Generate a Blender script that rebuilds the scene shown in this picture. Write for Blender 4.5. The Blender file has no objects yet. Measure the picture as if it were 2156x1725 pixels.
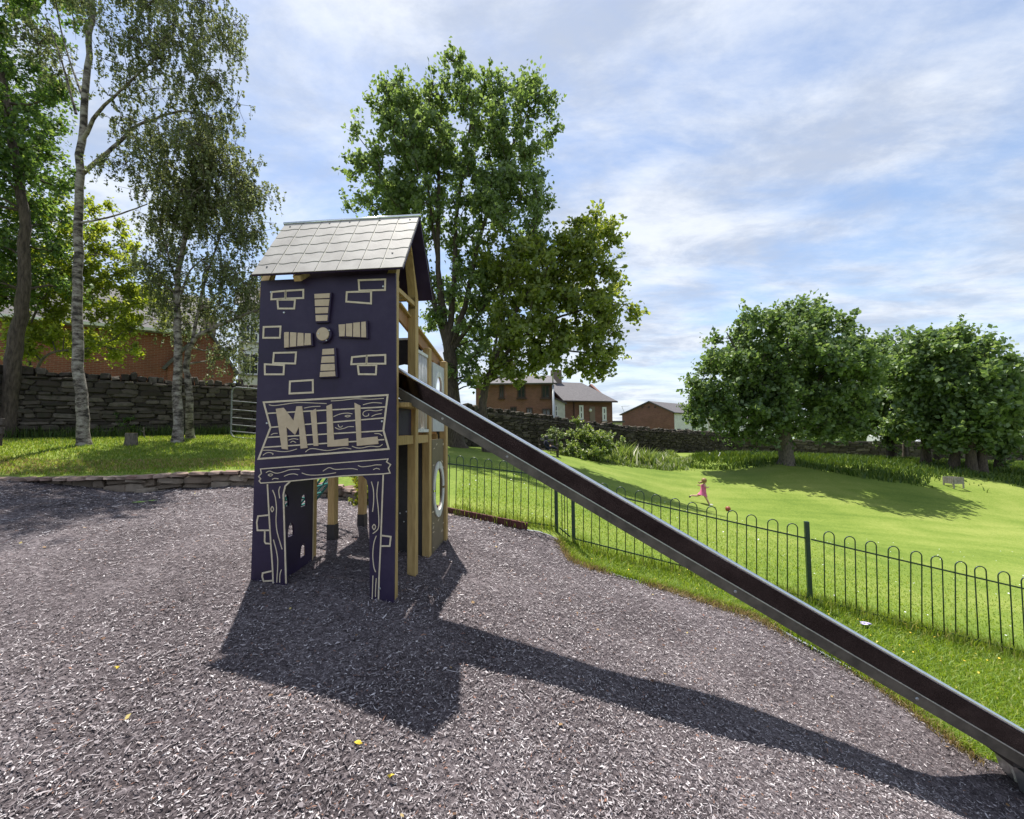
import bpy, bmesh, math, random
import numpy as np
from mathutils import Vector, Matrix
from mathutils.geometry import delaunay_2d_cdt, tessellate_polygon

random.seed(7)
RNG = np.random.default_rng(11)
SC = bpy.context.scene
COL = SC.collection

# ------------------------------------------------------------------ camera, sun, sky, exposure
CAM_Z = 1.6
F_PX, CX, CY = 864.0, 1078.0, 862.5          # focal length and centre, in units of a 2156 wide frame
PITCH = math.atan(44.5 / F_PX)
ROLL = 0.010
_up0 = np.array([0, -math.sin(PITCH), math.cos(PITCH)])
FWD = np.array([0, math.cos(PITCH), math.sin(PITCH)])
_r0 = np.array([1.0, 0, 0])
RIGHT = _r0 * math.cos(ROLL) - _up0 * math.sin(ROLL)
UP = _up0 * math.cos(ROLL) + _r0 * math.sin(ROLL)
CAMP = np.array([0, 0, CAM_Z])
cam = bpy.data.cameras.new('camera')
cam_o = bpy.data.objects.new('camera', cam)
COL.objects.link(cam_o)
cam.sensor_fit = 'HORIZONTAL'
cam.sensor_width = 36.0
cam.lens = 36.0 * F_PX / 2156.0
cam.clip_start = 0.05
cam.clip_end = 2000
M = Matrix(((RIGHT[0], UP[0], -FWD[0], 0), (RIGHT[1], UP[1], -FWD[1], 0), (RIGHT[2], UP[2], -FWD[2], CAM_Z), (0, 0, 0, 1)))
cam_o.matrix_world = M
SC.camera = cam_o

SUN_TRAVEL = Vector((0.145, -0.355, -1.0)).normalized()
SUN_ELEV = math.asin(-SUN_TRAVEL.z)
SUN_AZ = math.atan2(-SUN_TRAVEL.x, -SUN_TRAVEL.y)     # clockwise from +Y
sun = bpy.data.lights.new('sun', 'SUN')
sun.energy = 5.0
sun.angle = math.radians(0.55)
sun.color = (1.0, 0.95, 0.87)
sun_o = bpy.data.objects.new('sun', sun)
COL.objects.link(sun_o)
sun_o.rotation_euler = SUN_TRAVEL.to_track_quat('-Z', 'Y').to_euler()
sun_o.location = (-6, 14, 30)

W = bpy.data.worlds.new('World')
SC.world = W
W.use_nodes = True
wn, wl = W.node_tree.nodes, W.node_tree.links
wn.clear()
def wnode(t, **kw):
    n = wn.new(t)
    for k, v in kw.items():
        setattr(n, k, v)
    return n
wout = wnode('ShaderNodeOutputWorld')
wbg = wnode('ShaderNodeBackground')
SKY_STRENGTH = 0.12
wbg.inputs['Strength'].default_value = SKY_STRENGTH
sky = wnode('ShaderNodeTexSky')
sky.sky_type = 'NISHITA'
sky.sun_disc = False
sky.sun_elevation = SUN_ELEV
sky.sun_rotation = SUN_AZ
sky.air_density = 1.0
sky.dust_density = 0.6
sky.ozone_density = 1.6
tc = wnode('ShaderNodeTexCoord')
sep = wnode('ShaderNodeSeparateXYZ')
wl.new(tc.outputs['Generated'], sep.inputs[0])
def wmath(op, a, b=None, clamp=False):
    n = wnode('ShaderNodeMath', operation=op, use_clamp=clamp)
    for i, v in enumerate((a, b)):
        if v is None:
            continue
        if isinstance(v, (int, float)):
            n.inputs[i].default_value = v
        else:
            wl.new(v, n.inputs[i])
    return n.outputs[0]
zz = wmath('ADD', wmath('MAXIMUM', sep.outputs['Z'], 0.0), 0.16)
cu = wmath('DIVIDE', sep.outputs['X'], zz)
cv = wmath('DIVIDE', sep.outputs['Y'], zz)
comb = wnode('ShaderNodeCombineXYZ')
wl.new(cu, comb.inputs[0]); wl.new(cv, comb.inputs[1])
def wnoise(scale, detail, rough, dist, off, stretch=(1, 1, 1), rot=0.0):
    m = wnode('ShaderNodeMapping')
    m.inputs['Location'].default_value = off
    m.inputs['Scale'].default_value = stretch
    m.inputs['Rotation'].default_value = (0, 0, rot)
    wl.new(comb.outputs[0], m.inputs['Vector'])
    n = wnode('ShaderNodeTexNoise')
    n.inputs['Scale'].default_value = scale
    n.inputs['Detail'].default_value = detail
    n.inputs['Roughness'].default_value = rough
    n.inputs['Distortion'].default_value = dist
    wl.new(m.outputs[0], n.inputs['Vector'])
    return n.outputs['Fac']
def wramp(fac, lo, hi, vlo=0.0, vhi=1.0, smooth=True):
    n = wnode('ShaderNodeMapRange')
    n.interpolation_type = 'SMOOTHSTEP' if smooth else 'LINEAR'
    for k, v in zip(('From Min', 'From Max', 'To Min', 'To Max'), (lo, hi, vlo, vhi)):
        n.inputs[k].default_value = v
    wl.new(fac, n.inputs['Value'])
    return n.outputs['Result']
big = wnoise(0.85, 4.0, 0.5, 0.3, (CLOUD_OFF := (3.6, 2.4, 0)))
wisps = wnoise(1.7, 10.0, 0.64, 0.3, (0.4, 5.2, 0), (0.75, 1.5, 1), 0.35)
fine = wnoise(5.5, 9.0, 0.64, 0.3, (7.7, 2.0, 0), (0.7, 1.6, 1), 0.3)
density = wmath('ADD', wmath('MULTIPLY', big, 0.75), wmath('ADD', wmath('MULTIPLY', wisps, 0.65), wmath('MULTIPLY', fine, 0.22)))
cover0 = wramp(density, 0.60, 0.94, 0.10, 0.95)
low = wramp(sep.outputs['Z'], 0.02, 0.34, 0.85, 0.0)
cover = wmath('MAXIMUM', cover0, low)
shade = wnoise(2.3, 10.0, 0.64, 0.25, (11.0, 4.0, 0), (0.8, 1.2, 1), 0.2)
shade_v = wramp(shade, 0.36, 0.64, 0.0, 1.0)
ccol = wnode('ShaderNodeMix', data_type='RGBA')
wl.new(shade_v, ccol.inputs['Factor'])
ccol.inputs['A'].default_value = (2.9, 3.3, 4.1, 1)
ccol.inputs['B'].default_value = (4.9, 5.15, 5.55, 1)
skymix = wnode('ShaderNodeMix', data_type='RGBA')
wl.new(cover, skymix.inputs['Factor'])
wl.new(sky.outputs['Color'], skymix.inputs['A'])
wl.new(ccol.outputs['Result'], skymix.inputs['B'])
wl.new(skymix.outputs['Result'], wbg.inputs['Color'])
wl.new(wbg.outputs[0], wout.inputs['Surface'])

SC.view_settings.view_transform = 'Standard'
SC.view_settings.look = 'None'
SC.view_settings.gamma = 1.0
SC.view_settings.use_curve_mapping = False
SC.view_settings.exposure = 0.7
SC.render.engine = 'CYCLES'
SC.cycles.use_denoising = True
SC.cycles.max_bounces = 9
SC.cycles.diffuse_bounces = 5
SC.cycles.transmission_bounces = 6
SC.cycles.transparent_max_bounces = 4
SC.cycles.caustics_reflective = False
SC.cycles.caustics_refractive = False

# ------------------------------------------------------------------ from photograph to place
def ray(u, v):
    return FWD + RIGHT * ((u - CX) / F_PX) + UP * ((CY - v) / F_PX)
def pd(u, v, y):
    """the point seen at (u, v) that lies y metres in front of the camera"""
    r = ray(u, v)
    return CAMP + r * (y / r[1])
def reg(x0, y0, s):
    return lambda X, Y: ((x0 + X / s) / 1.19898, (y0 + Y / s) / 1.19898)

# ------------------------------------------------------------------ materials
def new_mat(name):
    m = bpy.data.materials.new(name)
    m.use_nodes = True
    nt = m.node_tree
    return m, nt, nt.nodes, nt.links, nt.nodes['Principled BSDF']
def ramp(nodes, stops):
    r = nodes.new('ShaderNodeValToRGB')
    els = r.color_ramp.elements
    while len(els) < len(stops):
        els.new(0.5)
    for e, (p, c) in zip(els, stops):
        e.position = p
        e.color = (c[0], c[1], c[2], 1)
    return r
def noisy(name, c1, c2, scale=8, rough=0.7, detail=6, bump=0.0, bscale=None, metallic=0.0, stretch=(1, 1, 1), spec=0.5, bdist=0.01, coords='Object', lo=.35, hi=.65):
    m, nt, N, L, p = new_mat(name)
    t = N.new('ShaderNodeTexCoord')
    mp = N.new('ShaderNodeMapping'); mp.inputs['Scale'].default_value = stretch
    L.new(t.outputs[coords], mp.inputs[0])
    n = N.new('ShaderNodeTexNoise'); n.inputs['Scale'].default_value = scale; n.inputs['Detail'].default_value = detail
    n.inputs['Roughness'].default_value = 0.62
    L.new(mp.outputs[0], n.inputs['Vector'])
    r = ramp(N, [(lo, c1), (hi, c2)])
    L.new(n.outputs['Fac'], r.inputs[0])
    L.new(r.outputs[0], p.inputs['Base Color'])
    p.inputs['Roughness'].default_value = rough
    p.inputs['Metallic'].default_value = metallic
    p.inputs['Specular IOR Level'].default_value = spec
    if bump:
        n2 = N.new('ShaderNodeTexNoise'); n2.inputs['Scale'].default_value = bscale or scale * 3; n2.inputs['Detail'].default_value = 5
        L.new(mp.outputs[0], n2.inputs['Vector'])
        b = N.new('ShaderNodeBump'); b.inputs['Strength'].default_value = bump; b.inputs['Distance'].default_value = bdist
        L.new(n2.outputs['Fac'], b.inputs['Height']); L.new(b.outputs[0], p.inputs['Normal'])
    return m
def island(name, stops, rough=0.8, spec=0.3, trans=0.0, bump=0.0, gloss=0.0):
    """colour picked per loose piece (a leaf, a chip, a stone)"""
    m, nt, N, L, p = new_mat(name)
    g = N.new('ShaderNodeNewGeometry')
    r = ramp(N, stops)
    L.new(g.outputs['Random Per Island'], r.inputs[0])
    if trans <= 0:
        L.new(r.outputs[0], p.inputs['Base Color'])
        p.inputs['Roughness'].default_value = rough
        p.inputs['Specular IOR Level'].default_value = spec
    else:
        N.remove(p)
        out = N['Material Output']
        d = N.new('ShaderNodeBsdfDiffuse'); t = N.new('ShaderNodeBsdfTranslucent'); gl = N.new('ShaderNodeBsdfGlossy')
        gl.inputs['Roughness'].default_value = 0.55
        gl.inputs['Color'].default_value = (.8, .85, .8, 1)
        mx = N.new('ShaderNodeMixShader'); mx.inputs[0].default_value = trans
        hs = N.new('ShaderNodeHueSaturation'); hs.inputs['Hue'].default_value = 0.48; hs.inputs['Saturation'].default_value = 1.1; hs.inputs['Value'].default_value = 1.35
        L.new(r.outputs[0], d.inputs['Color']); L.new(r.outputs[0], hs.inputs['Color']); L.new(hs.outputs[0], t.inputs['Color'])
        L.new(d.outputs[0], mx.inputs[1]); L.new(t.outputs[0], mx.inputs[2])
        mx2 = N.new('ShaderNodeMixShader'); mx2.inputs[0].default_value = gloss
        L.new(mx.outputs[0], mx2.inputs[1]); L.new(gl.outputs[0], mx2.inputs[2])
        L.new(mx2.outputs[0], out.inputs['Surface'])
    return m
def objrand(name, stops, scale=10, rough=0.9, bump=0.4, amount=0.35, dark=(.02, .02, .02)):
    """colour picked per object, with a noise over it"""
    m, nt, N, L, p = new_mat(name)
    oi = N.new('ShaderNodeObjectInfo')
    g = N.new('ShaderNodeNewGeometry')
    ad = N.new('ShaderNodeMath'); ad.operation = 'ADD'
    L.new(oi.outputs['Random'], ad.inputs[0]); L.new(g.outputs['Random Per Island'], ad.inputs[1])
    fr = N.new('ShaderNodeMath'); fr.operation = 'FRACT'; L.new(ad.outputs[0], fr.inputs[0])
    r = ramp(N, stops)
    L.new(fr.outputs[0], r.inputs[0])
    t = N.new('ShaderNodeTexCoord')
    n = N.new('ShaderNodeTexNoise'); n.inputs['Scale'].default_value = scale; n.inputs['Detail'].default_value = 7
    ge = N.new('ShaderNodeNewGeometry'); L.new(ge.outputs['Position'], n.inputs['Vector'])
    mx = N.new('ShaderNodeMix'); mx.data_type = 'RGBA'
    mr = N.new('ShaderNodeMapRange'); mr.inputs['From Min'].default_value = .45; mr.inputs['From Max'].default_value = .7; mr.inputs['To Max'].default_value = amount
    L.new(n.outputs['Fac'], mr.inputs[0]); L.new(mr.outputs[0], mx.inputs['Factor'])
    L.new(r.outputs[0], mx.inputs['A']); mx.inputs['B'].default_value = (*dark, 1)
    L.new(mx.outputs['Result'], p.inputs['Base Color'])
    p.inputs['Roughness'].default_value = rough
    p.inputs['Specular IOR Level'].default_value = 0.25
    b = N.new('ShaderNodeBump'); b.inputs['Strength'].default_value = bump; b.inputs['Distance'].default_value = 0.03
    L.new(n.outputs['Fac'], b.inputs['Height']); L.new(b.outputs[0], p.inputs['Normal'])
    return m

def brick_mat(name, c1, c2, mortar, scale=1.0):
    m, nt, N, L, p = new_mat(name)
    t = N.new('ShaderNodeUVMap')
    b = N.new('ShaderNodeTexBrick')
    b.inputs['Scale'].default_value = 1.0
    b.inputs['Brick Width'].default_value = 0.225 * scale
    b.inputs['Row Height'].default_value = 0.075 * scale
    b.inputs['Mortar Size'].default_value = 0.006 * scale
    b.inputs['Color1'].default_value = (*c1, 1); b.inputs['Color2'].default_value = (*c2, 1); b.inputs['Mortar'].default_value = (*mortar, 1)
    L.new(t.outputs['UV'], b.inputs['Vector'])
    n = N.new('ShaderNodeTexNoise'); n.inputs['Scale'].default_value = 1.2; n.inputs['Detail'].default_value = 6
    L.new(t.outputs['UV'], n.inputs['Vector'])
    h = N.new('ShaderNodeHueSaturation')
    mr = N.new('ShaderNodeMapRange'); mr.inputs['To Min'].default_value = .65; mr.inputs['To Max'].default_value = 1.35
    L.new(n.outputs['Fac'], mr.inputs[0]); L.new(mr.outputs[0], h.inputs['Value']); L.new(b.outputs['Color'], h.inputs['Color'])
    L.new(h.outputs[0], p.inputs['Base Color'])
    p.inputs['Roughness'].default_value = 0.9
    bu = N.new('ShaderNodeBump'); bu.inputs['Strength'].default_value = .5; bu.inputs['Distance'].default_value = .01; bu.invert = True
    L.new(b.outputs['Fac'], bu.inputs['Height']); L.new(bu.outputs[0], p.inputs['Normal'])
    return m

MAT = {}
def _panel():
    m, nt, N, L, p = new_mat('dark_purple_board')
    t = N.new('ShaderNodeTexCoord')
    n = N.new('ShaderNodeTexNoise'); n.inputs['Scale'].default_value = 2.2; n.inputs['Detail'].default_value = 9; n.inputs['Roughness'].default_value = .68
    L.new(t.outputs['Object'], n.inputs['Vector'])
    r = ramp(N, [(.34, (.0165, .009, .031)), (.5, (.024, .0145, .046)), (.68, (.038, .027, .062))])
    L.new(n.outputs['Fac'], r.inputs[0])
    mp = N.new('ShaderNodeMapping'); mp.inputs['Scale'].default_value = (5, 5, 1.2); mp.inputs['Rotation'].default_value = (0, .5, .2)
    L.new(t.outputs['Object'], mp.inputs[0])
    n2 = N.new('ShaderNodeTexNoise'); n2.inputs['Scale'].default_value = 9; n2.inputs['Detail'].default_value = 12; n2.inputs['Roughness'].default_value = .8
    L.new(mp.outputs[0], n2.inputs['Vector'])
    mr = N.new('ShaderNodeMapRange'); mr.inputs['From Min'].default_value = .66; mr.inputs['From Max'].default_value = .72; mr.inputs['To Max'].default_value = .35
    L.new(n2.outputs['Fac'], mr.inputs[0])
    mx = N.new('ShaderNodeMix'); mx.data_type = 'RGBA'
    L.new(mr.outputs[0], mx.inputs['Factor']); L.new(r.outputs[0], mx.inputs['A']); mx.inputs['B'].default_value = (.12, .10, .10, 1)
    L.new(mx.outputs['Result'], p.inputs['Base Color'])
    r2 = N.new('ShaderNodeMapRange'); r2.inputs['To Min'].default_value = .38; r2.inputs['To Max'].default_value = .62
    L.new(n.outputs['Fac'], r2.inputs[0]); L.new(r2.outputs[0], p.inputs['Roughness'])
    p.inputs['Specular IOR Level'].default_value = .35
    n3 = N.new('ShaderNodeTexNoise'); n3.inputs['Scale'].default_value = 700
    L.new(t.outputs['Object'], n3.inputs['Vector'])
    b = N.new('ShaderNodeBump'); b.inputs['Strength'].default_value = .15; b.inputs['Distance'].default_value = .002
    L.new(n3.outputs['Fac'], b.inputs['Height']); L.new(b.outputs[0], p.inputs['Normal'])
    return m
MAT['purple'] = _panel()
MAT['tan'] = noisy('tan_core', (.48, .375, .255), (.56, .445, .31), 14, rough=.6)
MAT['engrave'] = noisy('pale_engraving', (.56, .47, .34), (.66, .57, .43), 20, rough=.6)
MAT['timber'] = noisy('laminated_timber', (.33, .22, .085), (.47, .33, .14), 6, rough=.65, stretch=(6, 6, .7), bump=.15, bscale=30, bdist=.003)
MAT['timber_red'] = noisy('brown_board', (.22, .11, .045), (.33, .17, .075), 6, rough=.6, stretch=(6, 6, .8))
MAT['tile'] = noisy('grey_roof_board', (.30, .28, .262), (.40, .378, .355), 5, rough=.62, bump=.2, bscale=500, bdist=.002, spec=.6)
MAT['groove'] = noisy('roof_groove', (.50, .46, .40), (.58, .54, .47), 20, rough=.6)
MAT['rail_white'] = noisy('pale_rail', (.55, .56, .55), (.66, .67, .66), 20, rough=.45)
MAT['dark_red'] = noisy('dark_red_timber', (.06, .018, .016), (.11, .035, .03), 7, rough=.85)
MAT['climb'] = noisy('brown_climbing_board', (.125, .10, .065), (.17, .135, .09), 6, rough=.55)
MAT['greyboard'] = noisy('pale_grey_board', (.40, .41, .43), (.48, .49, .51), 8, rough=.5)
MAT['black'] = noisy('black_plastic', (.012, .011, .013), (.022, .02, .022), 20, rough=.5)
MAT['galv'] = noisy('galvanised_steel', (.42, .44, .45), (.55, .57, .58), 40, rough=.42, metallic=.85)
MAT['greenpaint'] = noisy('dark_green_paint', (.008, .030, .018), (.016, .048, .030), 30, rough=.38, spec=.6)
MAT['rope'] = noisy('green_rope', (.005, .10, .09), (.012, .17, .15), 60, rough=.8)
MAT['dull_galv'] = noisy('dull_galvanised_tube', (.17, .18, .185), (.26, .27, .275), 20, rough=.6, metallic=.3)
MAT['birch'] = None
MAT['bark'] = noisy('dark_bark', (.035, .026, .02), (.11, .085, .065), 7, rough=.95, stretch=(3, 3, .7), bump=.8, bscale=14, bdist=.03)
MAT['bark_grey'] = noisy('grey_bark', (.06, .05, .042), (.17, .145, .12), 6, rough=.95, stretch=(3, 3, .8), bump=.7, bscale=14, bdist=.03)
MAT['leaf_maple'] = island('maple_leaves', [(0, (.080, .142, .034)), (.5, (.135, .215, .056)), (1, (.22, .305, .11))], trans=.60, gloss=.06)
MAT['leaf_bright'] = island('bright_maple_leaves', [(0, (.125, .190, .024)), (.5, (.20, .27, .045)), (1, (.30, .35, .10))], trans=.62, gloss=.05)
MAT['leaf_syc'] = island('sycamore_leaves', [(0, (.050, .115, .024)), (.5, (.095, .18, .038)), (1, (.17, .26, .06))], trans=.58, gloss=.05)
MAT['leaf_birch'] = island('birch_leaves', [(0, (.090, .120, .042)), (.6, (.15, .19, .07)), (1, (.25, .28, .14))], trans=.56, gloss=.06)
MAT['leaf_dark'] = island('dark_tree_leaves', [(0, (.066, .128, .032)), (.5, (.115, .195, .052)), (1, (.20, .285, .095))], trans=.52, gloss=.06)
MAT['leaf_young'] = island('sunlit_young_leaves', [(0, (.16, .24, .024)), (.5, (.25, .33, .045)), (1, (.36, .42, .10))], trans=.68, gloss=.04)
MAT['leaf_weed'] = island('weed_leaves', [(0, (.11, .18, .035)), (.6, (.18, .26, .06)), (.9, (.26, .33, .10)), (.93, (.55, .56, .42)), (1, (.62, .62, .50))], trans=.52, gloss=.04)
MAT['leaf_shrub'] = island('shrub_leaves', [(0, (.10, .15, .045)), (.6, (.155, .21, .07)), (.86, (.22, .27, .11)), (1, (.50, .52, .38))], trans=.45, gloss=.05)
MAT['leaf_yellow'] = island('yellow_shrub_leaves', [(0, (.16, .20, .02)), (.6, (.25, .29, .03)), (1, (.34, .36, .06))], trans=.45, gloss=.04)
MAT['grass_blade'] = island('grass_blades', [(0, (.11, .185, .022)), (.5, (.17, .255, .034)), (.85, (.24, .31, .055)), (1, (.38, .35, .13))], trans=.5, gloss=.03)
MAT['dead_leaf'] = island('dead_leaves', [(0, (.10, .05, .03)), (.5, (.20, .12, .06)), (.85, (.34, .24, .12)), (1, (.45, .40, .12))], rough=.8)
MAT['verge'] = island('verge_grass_blades', [(0, (.13, .22, .024)), (.5, (.20, .31, .038)), (.9, (.28, .38, .065)), (1, (.42, .40, .15))], trans=.5, gloss=.03)
MAT['grass_dry'] = island('dry_grass_blades', [(0, (.16, .15, .04)), (.5, (.28, .22, .09)), (1, (.42, .33, .17))], trans=.35, gloss=.02)
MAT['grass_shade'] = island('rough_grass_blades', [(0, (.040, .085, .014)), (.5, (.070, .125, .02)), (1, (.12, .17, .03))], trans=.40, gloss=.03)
MAT['chips'] = island('bark_chips', [(0, (.048, .038, .042)), (.22, (.095, .079, .085)), (.52, (.185, .160, .169)), (.80, (.34, .308, .32)), (.97, (.62, .585, .595)), (.975, (.26, .15, .10)), (1, (.20, .10, .08))], rough=.75, spec=.3)
MAT['stone'] = objrand('rubble_stone', [(0, (.030, .024, .020)), (.35, (.055, .044, .036)), (.7, (.080, .066, .054)), (1, (.13, .11, .092))], scale=9, dark=(.03, .035, .02), amount=.6)
MAT['stone_pale'] = objrand('pale_slab_stone', [(0, (.15, .12, .092)), (.5, (.22, .178, .138)), (1, (.32, .27, .215))], scale=6, dark=(.08, .065, .05), amount=.6)
MAT['kerb'] = objrand('reddish_kerb_stone', [(0, (.19, .12, .10)), (.5, (.27, .19, .155)), (1, (.36, .28, .23))], scale=8, dark=(.06, .05, .04), amount=.5)
MAT['earth'] = noisy('sandy_earth', (.13, .10, .075), (.22, .175, .13), 7, rough=.95, bump=.6, bdist=.03)
MAT['mortar'] = noisy('dark_mortar', (.035, .03, .024), (.085, .072, .06), 7, rough=.95, bump=.6, bdist=.03)
MAT['brick'] = brick_mat('red_brick', (.19, .055, .036), (.24, .075, .050), (.26, .20, .16))
MAT['brick_brown'] = brick_mat('brown_brick', (.16, .066, .050), (.21, .090, .068), (.22, .17, .14))
MAT['slate'] = noisy('slate', (.065, .06, .066), (.12, .112, .12), 5, rough=.8, stretch=(1, 1, 6), bump=.3, bdist=.02)
MAT['render_white'] = noisy('white_render', (.60, .60, .57), (.74, .74, .71), 3, rough=.85)
MAT['white'] = noisy('white_paint', (.74, .75, .75), (.82, .83, .83), 6, rough=.4)
MAT['glass'] = noisy('window_glass', (.02, .025, .03), (.05, .055, .06), 3, rough=.08, spec=.8)
MAT['dark_wood'] = noisy('dark_weathered_wood', (.030, .022, .018), (.07, .052, .040), 7, rough=.8, stretch=(1, 5, 5))
MAT['grey_wood'] = noisy('grey_weathered_wood', (.20, .18, .16), (.32, .29, .26), 7, rough=.85)
MAT['brown_frame'] = noisy('brown_frame', (.035, .018, .014), (.06, .03, .022), 9, rough=.5)
MAT['skin'] = noisy('skin', (.52, .32, .23), (.60, .38, .28), 5, rough=.55)
MAT['pink'] = noisy('pink_cotton', (.50, .10, .22), (.62, .16, .30), 9, rough=.85)
MAT['hair'] = noisy('brown_hair', (.12, .055, .02), (.34, .20, .085), 12, rough=.55)
MAT['navy'] = noisy('navy_cloth', (.010, .011, .030), (.022, .024, .055), 9, rough=.9)
MAT['ball'] = noisy('red_brown_ball', (.22, .045, .025), (.30, .07, .04), 9, rough=.5)
MAT['lilac'] = noisy('lilac_paper', (.50, .42, .72), (.66, .60, .82), 9, rough=.7)
MAT['yellow_leaf'] = noisy('yellow_leaf', (.62, .42, .03), (.75, .58, .06), 9, rough=.6)
MAT['green_leaf'] = noisy('torn_green_leaf', (.09, .17, .03), (.16, .25, .05), 9, rough=.6)
MAT['car_white'] = noisy('white_car_paint', (.70, .71, .73), (.76, .77, .79), 2, rough=.25)
MAT['car_blue'] = noisy('blue_car_paint', (.03, .06, .22), (.04, .08, .28), 2, rough=.25)
MAT['car_red'] = noisy('red_car_paint', (.30, .03, .025), (.36, .04, .03), 2, rough=.25)
MAT['car_silver'] = noisy('silver_car_paint', (.40, .41, .43), (.46, .47, .49), 2, rough=.25, metallic=.5)
MAT['tyre'] = noisy('tyre_rubber', (.012, .012, .012), (.025, .025, .025), 9, rough=.9)

def _steel():
    m, nt, N, L, p = new_mat('worn_stainless_steel')
    t = N.new('ShaderNodeTexCoord')
    n = N.new('ShaderNodeTexNoise'); n.inputs['Scale'].default_value = 5; n.inputs['Detail'].default_value = 9; n.inputs['Roughness'].default_value = .7
    L.new(t.outputs['Object'], n.inputs['Vector'])
    r = ramp(N, [(.30, (.040, .033, .034)), (.52, (.058, .049, .050)), (.74, (.085, .073, .073))])
    L.new(n.outputs['Fac'], r.inputs[0]); L.new(r.outputs[0], p.inputs['Base Color'])
    r2 = N.new('ShaderNodeMapRange'); r2.inputs['From Min'].default_value = .3; r2.inputs['From Max'].default_value = .7
    r2.inputs['To Min'].default_value = .26; r2.inputs['To Max'].default_value = .12
    L.new(n.outputs['Fac'], r2.inputs[0]); L.new(r2.outputs[0], p.inputs['Roughness'])
    p.inputs['Metallic'].default_value = 1.0
    n2 = N.new('ShaderNodeTexNoise'); n2.inputs['Scale'].default_value = 3.0; n2.inputs['Detail'].default_value = 3
    L.new(t.outputs['Object'], n2.inputs['Vector'])
    b = N.new('ShaderNodeBump'); b.inputs['Strength'].default_value = .08; b.inputs['Distance'].default_value = .03
    L.new(n2.outputs['Fac'], b.inputs['Height']); L.new(b.outputs[0], p.inputs['Normal'])
    return m
MAT['steel'] = _steel()
MAT['flange'] = noisy('dull_slide_underside', (.060, .051, .043), (.14, .12, .10), 7, rough=.6, metallic=.2, detail=9)
MAT['polished'] = noisy('polished_rail', (.62, .65, .68), (.72, .75, .78), 30, rough=.22, metallic=1.0)

def _birchbark():
    m, nt, N, L, p = new_mat('birch_bark')
    t = N.new('ShaderNodeTexCoord')
    mp = N.new('ShaderNodeMapping'); mp.inputs['Scale'].default_value = (1.6, 1.6, 3.4)
    L.new(t.outputs['Object'], mp.inputs[0])
    n = N.new('ShaderNodeTexNoise'); n.inputs['Scale'].default_value = 2.6; n.inputs['Detail'].default_value = 8; n.inputs['Roughness'].default_value = .7
    L.new(mp.outputs[0], n.inputs['Vector'])
    r = ramp(N, [(.42, (.030, .024, .020)), (.49, (.15, .125, .108)), (.57, (.27, .245, .215)), (.75, (.39, .36, .33))])
    L.new(n.outputs['Fac'], r.inputs[0]); L.new(r.outputs[0], p.inputs['Base Color'])
    p.inputs['Roughness'].default_value = .85
    b = N.new('ShaderNodeBump'); b.inputs['Strength'].default_value = .5; b.inputs['Distance'].default_value = .02
    L.new(n.outputs['Fac'], b.inputs['Height']); L.new(b.outputs[0], p.inputs['Normal'])
    return m
MAT['birch'] = _birchbark()

def _lawn(name, dark, mid, light, stripes=True):
    m, nt, N, L, p = new_mat(name)
    g = N.new('ShaderNodeNewGeometry')
    n1 = N.new('ShaderNodeTexNoise'); n1.inputs['Scale'].default_value = .22; n1.inputs['Detail'].default_value = 9; n1.inputs['Roughness'].default_value = .68
    L.new(g.outputs['Position'], n1.inputs['Vector'])
    n2 = N.new('ShaderNodeTexNoise'); n2.inputs['Scale'].default_value = 14; n2.inputs['Detail'].default_value = 6; n2.inputs['Roughness'].default_value = .75
    L.new(g.outputs['Position'], n2.inputs['Vector'])
    mp = N.new('ShaderNodeMapping'); mp.inputs['Rotation'].default_value = (0, 0, math.radians(-24)); mp.inputs['Scale'].default_value = (.06, 1.1, 1)
    L.new(g.outputs['Position'], mp.inputs[0])
    n3 = N.new('ShaderNodeTexNoise'); n3.inputs['Scale'].default_value = 1.0; n3.inputs['Detail'].default_value = 4
    L.new(mp.outputs[0], n3.inputs['Vector'])
    a = N.new('ShaderNodeMath'); a.operation = 'MULTIPLY_ADD'; a.inputs[1].default_value = .45
    L.new(n1.outputs['Fac'], a.inputs[0])
    bb = N.new('ShaderNodeMath'); bb.operation = 'MULTIPLY_ADD'; bb.inputs[1].default_value = .35
    L.new(n2.outputs['Fac'], bb.inputs[0])
    cc = N.new('ShaderNodeMath'); cc.operation = 'MULTIPLY'; cc.inputs[1].default_value = .24 if stripes else .05
    L.new(n3.outputs['Fac'], cc.inputs[0]); L.new(cc.outputs[0], bb.inputs[2]); L.new(bb.outputs[0], a.inputs[2])
    r = ramp(N, [(.42, dark), (.52, mid), (.62, light)])
    L.new(a.outputs[0], r.inputs[0]); L.new(r.outputs[0], p.inputs['Base Color'])
    p.inputs['Roughness'].default_value = .9; p.inputs['Specular IOR Level'].default_value = .15
    b = N.new('ShaderNodeBump'); b.inputs['Strength'].default_value = .55; b.inputs['Distance'].default_value = .04
    n4 = N.new('ShaderNodeTexNoise'); n4.inputs['Scale'].default_value = 22; n4.inputs['Detail'].default_value = 4
    L.new(g.outputs['Position'], n4.inputs['Vector'])
    L.new(n4.outputs['Fac'], b.inputs['Height']); L.new(b.outputs[0], p.inputs['Normal'])
    return m
MAT['lawn'] = _lawn('mown_lawn', (.092, .148, .020), (.150, .208, .034), (.225, .265, .062))
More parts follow.
